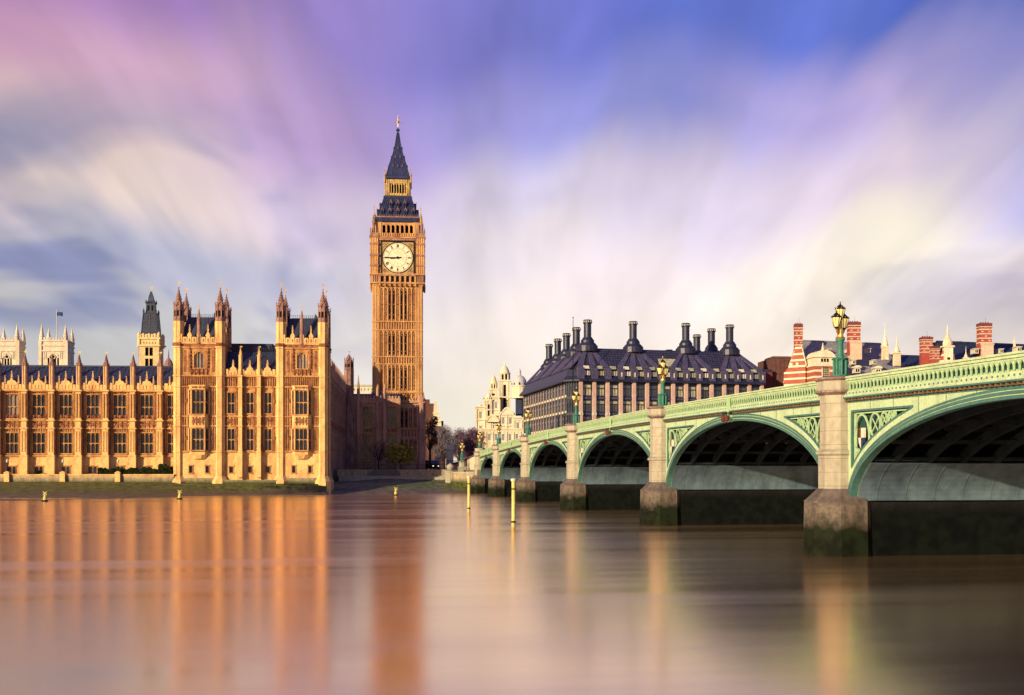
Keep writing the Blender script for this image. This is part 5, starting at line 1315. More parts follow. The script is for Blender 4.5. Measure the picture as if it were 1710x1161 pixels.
# ------------------------------------------------------------------ the slated office block with chimneys
def cam2w(r_, d): return (d*math.sin(TH)+r_*math.cos(TH), d*math.cos(TH)-r_*math.sin(TH))
def office():
    dA = 288.; A = cam2w((950-CX)/F*dA, dA)
    u = (math.cos(R(15)), math.sin(R(15))); v = (-math.sin(R(10.3)), math.cos(R(10.3)))
    rA = (950-CX)/F*dA
    P = lambda a, b: cam2w(rA+a*u[0]+b*v[0], dA+a*u[1]+b*v[1])        # a along the long side, b back along the short side
    r = empty('chimneyed_office_block', (*A, 0), 0, 'dark slated office block with tall round chimneys and stone piers beyond the bridge', 'office building')
    loc = lambda a, b: (P(a,b)[0]-A[0], P(a,b)[1]-A[1])
    La, Lb = 51.5, 60.
    Z = lambda py, d=dA: ZP(py, d)
    zE = Z(634); zR = ZP(583.5, 297)
    rng = random.Random(8)
    ch = 3.0                                          # cut corner
    core = [loc(ch+.5,1.0), loc(La-.5,1.0), loc(La-.5,Lb), loc(1.0,Lb), loc(1.0,ch+.5)]
    fl = [zE-.6-3.9*k for k in range(7)]
    def facade(p, q, n, kind):
        Mx, ln = face_m(p, q); bw = ln/n
        m = MB(Mx); hs = []
        for k in range(n):
            for z in fl[1:6]:
                hs.append((k*bw+.72, (k+1)*bw-.72, z+.75, z+3.35))
        m.m = 0; m.wall(0, ln, 4.9, zE, .35, hs, .35 if not kind else .08)
        for z in fl[1:6]:
            m.m = 1; m.box(0, ln, .1 if not kind else .3, .37, z-.1, z+.35)
            if kind: 
                for k in range(n): m.m = 2; m.box(k*bw+.9,(k+1)*bw-.9,.27,.36,z+.45,z+1.0)
        m.build('office_wall', [M['bronze'], M['bronzerib'], M['pink']] if not kind else [M['bronze'], M['bronze'], M['white']], r)
        for k in range(n):
            for j, z in enumerate(fl[1:6]):
                w = MB(Mx); a, b = k*bw+.72, (k+1)*bw-.72
                w.box(a, b, .42, .5, z+.75, z+2.45); w.m = 1; w.box(a-.02, b+.02, .25 if not kind else .34, .45, z+2.45, z+2.65); w.m = 2; w.box(a, b, .44, .5, z+2.65, z+3.35)
                w.m = 1
                for t in ((.33,.66) if not kind else (.5,)): w.box(a+(b-a)*t-.05, a+(b-a)*t+.05, .36, .46, z+.75, z+2.45)
                q = rng.random(); pale = q < (.62 if not kind else .08) and j < 2 and k < n*.62
                g1 = M['glassy'] if pale else M['glassb']; g2 = M['glassy'] if (pale and rng.random() < .8) or (rng.random() < .25 and j < 3 and not kind) else M['glassb']
                w.build('window', [g1, M['bronze'], g2], r)
        for k in range(n+1):
            s = MB(Mx); x = k*bw; z = 4.9
            w_ = .42 if not kind else .17
            s.m = 0; s.box(x-w_, x+w_, -.42 if not kind else .29, .4, z, zE-.15)
            if not kind:
                for zz in fl[2:6]: s.m = 1; s.box(x-w_-.05, x+w_+.05, -.55, .36, zz-.25, zz+.4); s.m = 2; s.ngon(x, -.56, .13, .13, zz, zz+.2, 6)
            s.build('stone_pier', [M['pink'], M['cream'], M['dark']], r)
    facade(loc(ch,0), loc(La,0), 14, 0)
    facade(loc(0,Lb), loc(0,ch), 16, 1)
    # glazed round corner
    Mx, ln = face_m(loc(0,ch), loc(ch,0)); m = MB(Mx); m.m = 0
    for z in fl[1:6]: m.box(.3, ln-.3, -.35, .5, z-.15, z+.45)
    m.m = 1
    for z in fl[1:6]: m.box(.3, ln-.3, -.1, .4, z+.45, z+3.75)
    m.m = 0
    for k in range(6): x = .3+(ln-.6)*k/5; m.box(x-.09, x+.09, -.3, .4, 4.9, zE)
    m.build('glazed_corner', [M['bronze'], M['glassb']], r)
    # roof
    def quad_loop(ins, insb):
        return [loc(ch*(1-ins/8)+ins,ins), loc(La-ins,ins), loc(La-ins,Lb-insb), loc(insb,Lb-insb), loc(insb,ch*(1-insb/8)+insb)]
    rings = [(-.9,-.9,zE-.35),(-.9,-.9,zE+.1),(-.1,-.1,zE+1.0),(.5,.6,zE+2.6),(.9,1.0,zE+3.0),(4.6,6.2,zR),(6.0,8.0,zR+.15)]
    vs = []
    for a, b, z in rings: vs += [(x, y, z) for x, y in quad_loop(a, b)]
    fs = [(k*5+i, k*5+(i+1)%5, k*5+5+(i+1)%5, k*5+5+i) for k in range(len(rings)-1) for i in range(5)]
    m = MB(); m.add(vs, fs+[tuple(range((len(rings)-1)*5, len(rings)*5)), (4,3,2,1,0)])
    m.build('roof', M['bronze'], r)
    # standing seams and ducts fanning up to the chimneys
    def roofpt(a, t, side, lift=.0):                     # t 0 at the upper lights .. 1 at the ridge
        i0, i1, z = ((.9+3.7*t, 0, zE+3.0+(zR-zE-3.0)*t) if side == 0 else (1.0+5.2*t, 0, zE+3.0+(zR-zE-3.0)*t))
        x, y = loc(a, i0) if side == 0 else loc(i0, a)
        return (x, y, z+lift)
    se = MB()
    for t in [k/9 for k in range(1,9)]:
        for side, (lo, hi) in ((0,(ch,La-1.0-3.5*t)),(1,(ch,Lb-1))): se.bar(roofpt(lo,t,side,.02), roofpt(hi,t,side,.02), .06, n=4)
    for k in range(60):
        a = ch+(La-5.5-ch)*k/59; se.bar(roofpt(a,0,0,.02), roofpt(a,1,0,.02), .045, n=4)
    se.build('roof_seams', M['bronzerib'], r)
    bw = (La-ch)/14
    chim_a = []
    for px in (981, 1057.4, 1145, 1218.5):
        best = min((abs(((rA+a*u[0]+5.2*v[0])/(dA+a*u[1]+5.2*v[1]))*F+CX-px), a) for a in [q*.1 for q in range(0, 520)]); chim_a.append(best[1])
    for k in range(15):
        a0 = ch+k*bw; j = min(range(4), key=lambda i: abs(chim_a[i]-a0)); c = chim_a[j]
        d_ = MB(); tgt = c+(a0-c)*.16
        vs = []
        for a, t, hw_, lf in ((a0,0,.85,.30),(tgt,1.0,.45,.25)):
            for dx in (-hw_,hw_):
                p = roofpt(a+dx,t,0,0); vs.append(p); vs.append((p[0],p[1]-.12,p[2]+lf))
        d_.add(vs, [(1,3,7,5),(0,1,5,4),(3,2,6,7),(0,2,3,1),(4,5,7,6)])
        # lower leg down to the eave
        Mx, ln = face_m(loc(ch,0), loc(La,0)); d_.M = Mx; x = k*bw
        d_.box(x-.8, x+.8, -.75, .9, zE+.12, zE+3.0); d_.build('roof_duct', M['bronzerib'], r)
        if k > 2 and k % 1 == 0:
            s_ = MB(Mx); s_.box(x-.14, x+.14, -.85, -.7, zE+.9, zE+2.0); s_.build('duct_vent', M['cream'], r)
    for k in range(14):
        Mx, ln = face_m(loc(ch,0), loc(La,0)); x0, x1 = k*bw+.95, (k+1)*bw-.95
        w = MB(Mx); w.m = 0; w.box(x0, x1, -.25, .5, zE+1.15, zE+2.25); w.m = 1
        for t in (.33,.66): w.box(x0+(x1-x0)*t-.05, x0+(x1-x0)*t+.05, -.3, .2, zE+1.15, zE+2.25)
        w.m = 0; w.pyz([(.35,zE+2.8),(1.2,zE+2.8),(1.2,zE+3.6),(.9,zE+3.6)], x0+.1, x1-.1)
        w.build('roof_light', [M['glassy'] if k % 3 else M['cream'], M['bronze']], r)
    w = MB(); 
    for a0, a1, t0, t1 in ((1098,1126,.12,.5),):
        aa = [min((abs(((rA+a*u[0]+3*v[0])/(dA+a*u[1]+3*v[1]))*F+CX-px), a) for a in [q*.1 for q in range(0, 520)])[1] for px in (a0, a1)]
        p = [roofpt(aa[0],t0,0,.3), roofpt(aa[1]-.6,t0,0,.3), roofpt(aa[1]+.6,t1,0,.3), roofpt(aa[0],t1,0,.3)]
        w.add(p+[(x,y+.4,z-.3) for x,y,z in p], [(0,1,2,3),(0,4,5,1),(1,5,6,2),(2,6,7,3),(3,7,4,0)])
    w.build('sloping_skylight', M['glassy'], r)
    for k in range(17):                                # ducts on the short side
        a0 = ch+(Lb-ch)*k/16; g = 3+int(k//4)*14; c = 5+14*round((a0-5)/14); tgt = c+(a0-c)*.25
        d_ = MB(); vs = []
        for a, t, hw_ in ((a0,0,.8),(tgt,1.0,.45)):
            for dx in (-hw_,hw_):
                p = roofpt(a+dx,t,1,0); vs.append(p); vs.append((p[0]-.25,p[1],p[2]+.22))
        d_.add(vs, [(1,5,7,3),(0,4,5,1),(3,7,6,2),(0,1,3,2),(4,6,7,5)]); d_.build('roof_duct', M['bronzerib'], r)
    zs = (zR-.8, ZP(566,296), ZP(535.5,296))
    def chimney(x, y, base=True, rr=1.0, top=None, drop=0):
        zt = top or zs[2]; c = MB(); z0, z1 = zs[0], zs[1]
        if base: c.lathe(x,y,[(2.6,z0),(2.6,z0+1.35),(2.4,z0+1.5),(1.95,z0+2.05),(1.7,z0+2.15),(1.7,z0+2.7),(1.3,z1-.1),(1.15,z1+.2)],16)
        c.lathe(x,y,[(.95*rr,z0),(.95*rr,zt-1.0),(1.12*rr,zt-.9),(1.12*rr,zt-.2),(1.0*rr,zt)],14)
        for q in range(1,5): z = z1+(zt-z1)*q/5.5; c.lathe(x,y,[(.98*rr,z),(.98*rr,z+.07)],14)
        c.m = 1
        for k in range(12):
            t = 2*math.pi*k/12; c.box(x+1.12*rr*math.cos(t)-.1, x+1.12*rr*math.cos(t)+.1, y+1.12*rr*math.sin(t)-.1, y+1.12*rr*math.sin(t)+.1, zt-.62, zt-.32)
        c.build('chimney', [M['iron_roof'] if False else M['bronze'], M['cream']], r)
    for a in chim_a: chimney(*loc(a, 5.2))
    for px, py, b_ in ((1163.6,559,True),(1188,549,True),):
        d = (zs[2]-EYE)*F/(HY-py); q = W(px, d); chimney(q[0]-A[0], q[1]-A[1], b_)
    for px, py in ((917,575),(931.5,566),(946,557),(962.5,547)):
        d = (zs[2]-EYE)*F/(HY-py); q = W(px, d); chimney(q[0]-A[0], q[1]-A[1], True)
    q = W(1117, 312); c = MB(); c.lathe(q[0]-A[0], q[1]-A[1], [(.9,zR-1),(.9,zR+1.0),(1.05,zR+1.1),(1.0,zR+1.4)], 10); c.build('roof_vent', M['bronze'], r)
    m = MB(); n_ = MB(); n_.pxy(core, 4.9, zE-.5); n_.build('core', M['dark'], r)
    q = W(957, 284); z0 = ZP(634, 284)
    f = empty('roof_mast', (*q, z0-.4), 0, 'thin dark flagless mast at the corner of the slated office block', 'mast'); b = MB(); b.bar((0,0,0),(0,0,ZP(531,284)-z0+.4),.12,.06,6); b.ball(0,0,ZP(531,284)-z0+.5,.16,6); b.build('mast', M['black'], f)
office()

# ------------------------------------------------------------------ white domed building
def domed():
    d0 = 430.; s = d0/F
    O = W(836, d0); r = empty('domed_office_building', (*O, 0), R(-8.1), 'creamy white stone building with ornate stepped domed towers behind the bridge', 'building')
    x_ = lambda px: (px-836)*s; Z = lambda py: ZP(py, d0)
    m = MB(); Wm = M['white']
    def block(px0, px1, py, y0, y1, cols, mb):
        a, b = x_(px0), x_(px1); zt = Z(py); mb.m = 0
        mb.box(a, b, y0, y1, 4.9, zt); mb.box(a-.35, b+.35, y0-.4, y1+.2, zt-.5, zt); mb.box(a-.2, b+.2, y0-.25, y1+.1, zt-1.2, zt-.9)
        for k in range(cols+1):
            x = a+(b-a)*k/cols; mb.box(x-.3, x+.3, y0-.3, y0+.1, 4.9, zt-1.2)
        z = zt-4.6
        while z > 8:
            mb.m = 0; mb.box(a-.15, b+.15, y0-.36, y0+.1, z-.55, z-.25)
            for k in range(cols):
                c = a+(b-a)*(k+.5)/cols; mb.m = 1; mb.box(c-.45, c+.45, y0-.04, y0+.1, z+.3, z+2.6); mb.m = 0; mb.box(c-.75, c+.75, y0-.2, y0+.1, z+2.6, z+2.9); mb.pxz([(c-.8,z+2.9),(c+.8,z+2.9),(c,z+3.5)], y0-.22, y0+.1)
            z -= 5.2
    def tower(px, w_px, py_base, py_ar0, py_ar1, py_d, py_tip, y, name='domed_tower', tiers=1):
        t = MB(); c = x_(px); w = w_px*s/2
        t.box(c-w, c+w, y-w, y+w, Z(py_base)-6, Z(py_ar0))
        for z in (Z(py_base), (Z(py_base)+Z(py_ar0))/2, Z(py_ar0)): t.box(c-w-.35, c+w+.35, y-w-.35, y+w+.35, z-.3, z+.2)
        for sx in (-1,1):
            for q in (.95,.6): t.box(c+sx*w*q-.22, c+sx*w*q+.22, y-w-.25, y-w+.1, Z(py_base), Z(py_ar0))
        t.m = 1; t.box(c-.5, c+.5, y-w-.05, y-w+.1, Z(py_base)+1.2, Z(py_ar0)-1.6); t.m = 0
        w2 = w*.86
        t.ngon(c, y, w2*.8, w2*.8, Z(py_ar0), Z(py_ar1)); 
        for k in range(8):
            an = math.pi/4*k; t.ngon(c+w2*math.cos(an), y+w2*math.sin(an), .32, .3, Z(py_ar0), Z(py_ar1), 6)
            an += math.pi/8; t.m = 1; t.ngon(c+w2*.76*math.cos(an), y+w2*.76*math.sin(an), .42, .42, Z(py_ar0)+.4, Z(py_ar1)-.5, 8); t.m = 0
        t.lathe(c, y, [(w2*1.15,Z(py_ar1)-.2),(w2*1.25,Z(py_ar1)+.2),(w2*1.0,Z(py_ar1)+.5)], 12)
        hd = Z(py_d)-Z(py_ar1)-.4; z = Z(py_ar1)+.4
        t.lathe(c, y, [(w2*1.0,z),(w2*.98,z+hd*.2),(w2*.8,z+hd*.45),(w2*.82,z+hd*.5),(w2*.70,z+hd*.55),(w2*.62,z+hd*.75),(w2*.4,z+hd*.92),(w2*.2,z+hd),(w2*.16,z+hd*1.1),(.04,Z(py_tip))], 14)
        t.build(name, [Wm, M['dark'], Wm], r)
    for args in ((795,809,678,2,26,1),(808,823,662,3,22,1),(822,834,662,1,20,1),(834,858,688,0,18,2),(858,884,697,-1,24,2),(800,880,716,-2,20,7)):
        b = MB(); block(*args, b); b.build('stone_block', [Wm, M['slateg']], r)
    tower(823.5, 13, 672, 648, 638, 625, 617, 8)
    tower(842.5, 19, 690, 634, 622, 609, 601, 6)
    tower(816, 9, 700, 668, 663, 656, 650, 1.5)
    tower(801.5, 10, 700, 687, 681, 674, 668, 4)
    b = MB()
    for px0, px1, py in ((836,858,693),(812,834,705)):
        a, c = x_(px0), x_(px1); z = Z(py)
        pts = [(a+(c-a)*k/10, z+2.2*math.sin(math.pi*k/10)) for k in range(11)]
        b.band(pts, [(x, zz+.7) for x, zz in pts], -.7, .3); b.pxz(pts[::-1], -.5, .3)
    b.build('curved_pediment', Wm, r)
    sd_ = MB(); c = x_(867.5); y = 1.5
    sd_.m = 1; sd_.lathe(c, y, [(2.9,Z(665)),(2.9,Z(646)),(3.1,Z(645.5)),(3.1,Z(644))], 16)
    sd_.m = 0; sd_.lathe(c, y, [(2.75,Z(644)),(2.7,Z(640)),(2.4,Z(634)),(1.7,Z(629)),(.8,Z(626.5)),(.6,Z(626)),(.55,Z(621)),(.7,Z(620.5)),(.4,Z(617)),(.05,Z(615))], 18)
    for k in range(8): an = math.pi/4*k; sd_.m = 2; sd_.ngon(c+2.65*math.cos(an), y+2.65*math.sin(an), .3, .25, Z(643), Z(639), 6)
    sd_.build('lead_dome', [M['lead'], Wm, M['dark']], r)
    sl = MB(); sl.pyz([(-1.6,Z(692)),(12,Z(692)),(8,Z(650)),(2.2,Z(650))], x_(861), x_(871)); sl.build('slate_roof', M['slate'], r)
    ct = MB(); c = x_(875.5); ct.box(c-1.0, c+1.0, 5, 7, Z(700), Z(645)); ct.box(c-1.3, c+1.3, 4.7, 7.3, Z(650), Z(648)); ct.lathe(c, 6, [(1.1,Z(645)),(1.0,Z(642)),(.5,Z(640)),(.05,Z(637))], 8); ct.build('corner_turret', Wm, r)
domed()

# ------------------------------------------------------------------ banded brick buildings
def striped_chimney(px, d, w_px, py_b, py_t, par, base=None, org=(0,0)):
    X, Y = W(px, d); w = w_px*d/F/2; zb, zt = ZP(py_b, d), ZP(py_t, d); hgt = zt-zb
    c = MB(); x, y = X-org[0], Y-org[1]
    c.M = Matrix.Translation((x, y, 0)) @ Matrix.Rotation(-TH, 4, 'Z')
    n = 4; c.m = 0; c.box(-w*.94, w*.94, -w*.7, w*.7, zb-3, zt-hgt*.16)
    for k in range(n):                                # stone courses and blocks
        z = zb+hgt*.80*(k+.4)/n; c.m = 1; c.box(-w, w, -w*.76, w*.76, z, z+hgt*.055)
        for q in ((0,) if k % 2 else (-.55, .55)): c.box(w*q-w*.16, w*q+w*.16, -w*.735, w*.5, z+hgt*.10, z+hgt*.15)
    c.m = 1; c.box(-w*1.12, w*1.12, -w*.88, w*.88, zt-hgt*.2, zt-hgt*.155)
    c.m = 2; c.box(-w, w, -w*.76, w*.76, zt-hgt*.155, zt)
    for q in (-.6,-.2,.2,.6): c.ngon(w*q, 0, w*.13, w*.1, zt, zt+.35, 8)
    c.bar((w*.2,0,zt),(w*.2,0,zt+1.6),.03,n=4)
    if base: z = ZP(base, d); c.m = 1; c.box(-w*.8, w*1.1, -w*1.0, w*.9, z-2, zb+.3); c.box(-w*.9, w*1.2, -w*1.1, w*.95, zb+.0, zb+.35)
    return c.build('chimney', [M['brickflat'], M['bandstone'], M['redbrick']], par)
M['brickflat'] = mat('red_brick', (.38,.10,.075), .85, (.36,.06,.05), 1.)
def dormer(mb, px, py, w_px, d, kind, org):
    X, Y = W(px, d); x, y = X-org[0], Y-org[1]; w = w_px*d/F/2; z = ZP(py, d)
    mb.M = Matrix.Translation((x, y, 0)) @ Matrix.Rotation(-TH, 4, 'Z')
    mb.m = 0; hgt = w*1.7 if kind == 0 else w*1.3
    mb.box(-w*.72, w*.72, 0, 3, z-hgt/2, z+hgt/2)
    mb.m = 1; mb.box(-w*.46, w*.46, -.05, .1, z-hgt*.34, z+hgt*.3); mb.m = 0; mb.box(-w*.06, w*.06, -.1, .1, z-hgt*.4, z+hgt*.4)
    if kind == 0: mb.box(-w, w, -.3, 2.5, z+hgt*.5, z+hgt*.62)
    else:
        n = 8; mb.pxz([(w*1.05*math.cos(math.pi*k/n), z+hgt*.5+w*.62*math.sin(math.pi*k/n)) for k in range(n+1)], -.3, 2.5)
    mb.M = None
def spirelet(px, d, py0, py1, w_px, par, org):
    X, Y = W(px, d); x, y = X-org[0], Y-org[1]; w = w_px*d/F/2; z0, z1 = ZP(py0, d), ZP(py1, d); h = z1-z0
    m = MB(); m.square(x,y,[(w*.75,z0-3),(w*.72,z0),(w*.9,z0+.2),(w*.85,z0+.5)]); m.lathe(x,y,[(w*.72,z0+.4),(w*.78,z0+h*.15),(w*.6,z0+h*.28),(w*.65,z0+h*.3),(w*.28,z0+h*.42),(w*.3,z0+h*.45),(w*.18,z0+h*.6),(w*.04,z1)],10)
    for sx in (-1,1): m.ball(x+sx*w*.9,y,z0+h*.1,w*.35,6)
    return m.build('stone_finial', M['white'], par)
def north_building():
    d = 305.; org = W(1400, d); Z = lambda py, dd=d: ZP(py, dd)
    r = empty('banded_brick_building', (*org, 0), 0, 'red and white banded brick building with slate roof beside the nearest lamp', 'building')
    L_ = lambda px, dd: (W(px,dd)[0]-org[0], W(px,dd)[1]-org[1])
    # long front and roof
    a, b = L_(1352, 300), L_(1512, 309); Mx, ln = face_m(a, b); Mi = Matrix(Mx)
    x2 = lambda px: (px-1352)/(1512-1352)*ln
    m = MB(Mx); ze = Z(630, 302); m.box(0, ln, 0, 22, 4.9, ze); m.m = 1; m.box(-.2, ln+.2, -.35, .2, ze-.4, ze+.1); m.build('brick_wall', [M['brickband'], M['white']], r)
    zr = Z(570, 311)
    rf = MB(Mx); rf.add([(-1.4,-.4,ze),(ln+1.5,-.4,ze),(ln-1.0,9,zr),(1.6,9,zr),(5,20,ze),(ln+1.5,20,ze)], [(0,1,2,3),(1,5,2),(3,2,5,4),(0,3,4)])
    rf.box(1.6, ln-1.2, 8.8, 9.2, zr-.1, zr+.2); rf.build('slate_roof', M['slateg'], r)
    # stepped gable on the left with its chimney
    ga, gb = L_(1309, 303), L_(1345, 299); Mg, lg = face_m(ga, gb)
    g = MB(Mg); zg = [Z(640,301), Z(615,301), Z(590,301), Z(580,301)]
    g.m = 0; g.pxz([(0,4.9),(lg,4.9),(lg,Z(611,301)),(lg*.98,Z(608,301)),(lg*.78,Z(578,301)),(lg*.52,Z(577,301)),(lg*.50,Z(586,301)),(lg*.34,Z(600,301)),(lg*.24,Z(612,301)),(0,Z(622,301))], 0, 1.0)
    g.m = 1
    for p, q in (((lg,Z(611,301)),(lg*.78,Z(578,301))),((lg*.50,Z(586,301)),(lg*.22,Z(612,301)))): g.bar((p[0],.4,p[1]),(q[0],.4,q[1]),.3,n=4)
    for t, py in ((.35,609),(.62,609)): g.box(lg*t-.35, lg*t+.35, -.06, .1, Z(py+4,301), Z(py-3,301))
    g.build('gable', [M['brickband'], M['white']], r)
    striped_chimney(1333, 302, 13.5, 581, 541.5, r, None, org)
    striped_chimney(1425.5, 306, 20, 574, 538.5, r, 588.5, org)
    # corner turret with white lantern storey
    X, Y = L_(1370.5, 298); t = MB(); w = 2.75
    t.m = 0; t.box(X-w, X+w, Y-w, Y+w, 4.9, Z(612.5,298)); t.m = 1
    t.box(X-w-.25, X+w+.25, Y-w-.25, Y+w+.25, Z(613.5,298), Z(612,298)); t.box(X-w*.93, X+w*.93, Y-w*.93, Y+w*.93, Z(612,298), Z(598,298)); t.box(X-w*1.05, X+w*1.05, Y-w*1.05, Y+w*1.05, Z(598.5,298), Z(597,298))
    n = 10; t.pxz([(X+w*1.0*math.cos(math.pi*k/n), Z(597,298)+1.6*math.sin(math.pi*k/n)) for k in range(n+1)], Y-w*.9, Y+w*.9)
    t.ngon(X, Y-w*.5, .55, .05, Z(590,298), Z(573,298), 6)
    t.m = 2
    for q in (-1,0,1): t.box(X+q*.75-.25, X+q*.75+.25, Y-w*.93-.06, Y-w*.93+.1, Z(606,298), Z(600.5,298))
    t.m = 1; t.box(X-.9, X+1.1, Y-w-.08, Y-w+.1, Z(634,298), Z(616,298)); t.m = 2
    for i in range(3):
        for k in range(5): t.box(X-.6+i*.55, X-.2+i*.55, Y-w-.14, Y-w, Z(631,298)+k*.5, Z(631,298)+k*.5+.36)
    t.build('corner_turret', [M['brickband'], M['white'], M['dark']], r)
    for px, py, w_, k, dd in ((1385,585,6,0,307),(1417.5,585.5,6,0,307),(1451.5,585.5,7,0,308),(1426.5,605,8,0,303),(1460.5,605,8,0,304),(1403,616,6,0,301),(1432,618.5,13,1,301),(1466.5,620,14,1,302)):
        q = MB(); dormer(q, px, py, w_, dd, k, org); q.build('dormer', [M['cream'], M['dark']], r)
    spirelet(1478, 308, 582, 539, 12, r, org); spirelet(1497.5, 306, 592, 561, 13, r, org)
    # lower wing on the right
    Mx, ln = face_m(L_(1500, 312), L_(1566, 315)); lw = MB(Mx); lw.box(0, ln, 0, 14, 4.9, Z(612,312)); lw.m = 1
    lw.pyz([(-.3,Z(612,312)),(14,Z(612,312)),(10,Z(592,318)),(6,Z(592,318))], 0, ln); lw.build('lower_wing', [M['redbrick'], M['slate']], r)
north_building()
def south_building():
    d = 308.; org = W(1640, d); Z = lambda py, dd=d: ZP(py, dd)
    r = empty('banded_brick_office', (*org, 0), 0, 'banded brick building with dark slate roof and white obelisk gable at the right edge', 'building')
    L_ = lambda px, dd: (W(px,dd)[0]-org[0], W(px,dd)[1]-org[1])
    Mx, ln = face_m(L_(1575, 305), L_(1760, 316)); ze = Z(612, 306); zr = Z(573.5, 318)
    m = MB(Mx); m.box(0, ln, 0, 22, 4.9, ze); m.box(-.2, ln+.2, -.3, .2, ze-.4, ze); m.build('brick_wall', M['brickband'], r)
    rf = MB(Mx); rf.pyz([(-.4,ze-.05),(20,ze-.05),(11,zr),(8.5,zr)], 4.6, ln); rf.box(4.6, ln, 8.3, 8.8, zr-.1, zr+.35); rf.build('slate_roof', M['slate'], r)
    # obelisk gable
    Mg, lg = face_m(L_(1571, 303), L_(1596, 303)); g = MB(Mg); c = lg/2
    g.m = 0; g.pxz([(0,4.9),(lg,4.9),(lg,Z(604,303)),(lg*.93,Z(598,303)),(lg*.74,Z(580,303)),(lg*.26,Z(580,303)),(lg*.07,Z(598,303)),(0,Z(604,303))], 0, 1.2)
    g.m = 1; g.box(c-1.15, c+1.15, -.3, .4, 4.9, Z(580,303)); g.box(c-1.5, c+1.5, -.55, 1.6, Z(580,303), Z(577.5,303)); 
    g.lathe(c, .5, [(1.15,Z(577.5,303)),(1.25,Z(573,303)),(1.0,Z(567,303)),(.5,Z(563,303)),(.42,Z(560,303)),(.5,Z(559.5,303)),(.33,Z(558,303)),(.05,Z(541,303))], 10)
    g.m = 2; g.box(c-.35, c+.35, -.36, -.2, Z(601,303), Z(597,303)); g.build('gable', [M['brickband'], M['white'], M['dark']], r)
    striped_chimney(1643.5, 311, 21, 577, 540.5, r, 592, org)
    striped_chimney(1546.5, 314, 19, 592, 563.5, r, None, org); striped_chimney(1561, 312, 14, 602, 579.5, r, None, org)
    for px, py, w_, dd in ((1631,586.5,9,309),(1672.5,586.5,8,311),(1702,584,10,312)):
        q = MB(); dormer(q, px, py, w_, dd, 0, org); q.build('dormer', [M['cream'], M['dark']], r)
    spirelet(1613, 305, 600, 578, 8, r, org); spirelet(1694, 316, 573, 562, 4, r, org)
    for px in (1597,): 
        q = MB(); p, p2 = L_(1590, 318), L_(1606, 318); q.bar((*p, Z(571,318)), (*p2, Z(571,318)), .2, n=4); q.bar((*p, Z(571,318)), (p[0],p[1], Z(575,318)-1), .15, n=4); q.bar((*p2, Z(571,318)), (p2[0],p2[1], Z(575,318)-1), .15, n=4); q.build('roof_vent', M['bronzerib'], r)
south_building()
def brown_block():
    d = 318.; org = W(1296, d); r = empty('brown_brick_block', (*org, 0), R(-4), 'plain dark brown brick block between the slated offices and the banded building', 'building')
    w = 17.3*d/F; zt = ZP(600, d)
    b = MB(); hs = []
    b.wall(-w, w, 4.9, zt, -6, [], .2); b.box(-w, w, -5.9, 8, 4.9, zt-.2); b.box(-w-.2, w+.2, -6.2, -5.8, zt-.3, zt+.15)
    for k in range(5): x = -w+2*w*(k+.5)/5; b.box(x-.3, x+.3, -6.12, -5.9, 4.9, zt-.8)
    b.build('wall', M['brownbrick'], r)
    b = MB(); b.box(-w*.6, w*.9, -3, 5, zt-.2, zt+.5); b.build('roof_plant', M['brownbrick'], r)
    b = MB(); b.box(w*.95, w*1.5, -4, 4, 4.9, ZP(612, d)); b.build('stair_bay', M['redbrick'], r)
    X, Y = W(1274, 312); o = empty('red_brick_annex', (X, Y, 0), 0, 'low dark red brick annex tucked at the end of the slated office block', 'building'); b = MB(); b.box(-1.6,1.9,-2,4,4.9,ZP(622,312)); b.build('wall', M['redbrick'], o); b = MB(); b.pxz([(-1.8,ZP(622,312)),(2.1,ZP(622,312)),(1.6,ZP(618,312)),(-1.2,ZP(618,312))], -2.2, 4.2); b.build('roof', M['slate'], o)
brown_block()

# ------------------------------------------------------------------ things beyond the tower
def far_office():
    d = 520.; X, Y = W(604, d); r = empty('distant_office', (X, Y, 0), R(-6), 'pale distant office block peeping over the palace range beside the clock tower', 'building')
    Z = lambda py: ZP(py, d); w = 26*d/F
    m = MB(); hs = [(-w+2*w*(k+.25)/9, -w+2*w*(k+.6)/9, Z(652.5), Z(649)) for k in range(9)]+[(-w+2*w*(k+.25)/9, -w+2*w*(k+.6)/9, Z(664), Z(659)) for k in range(9)]
    m.wall(-w, w, 4.9, Z(644.5), 0, hs, .4); m.box(-w, w, .4, .5, Z(670), Z(648)); m.box(-w, w, 11.9, 12, 4.9, Z(645)); m.box(w-.1, w, 0, 12, 4.9, Z(644.5)); m.box(-w, -w+.1, 0, 12, 4.9, Z(644.5)); m.build('wall', M['cream'], r)
    g = MB(); g.box(-w+.2, w-.2, -.4, 12.3, Z(645), Z(642.5)); g.build('roof', mat('verdigris_roof', (.52,.55,.36), .7, (.42,.46,.33), .4), r)
far_office()
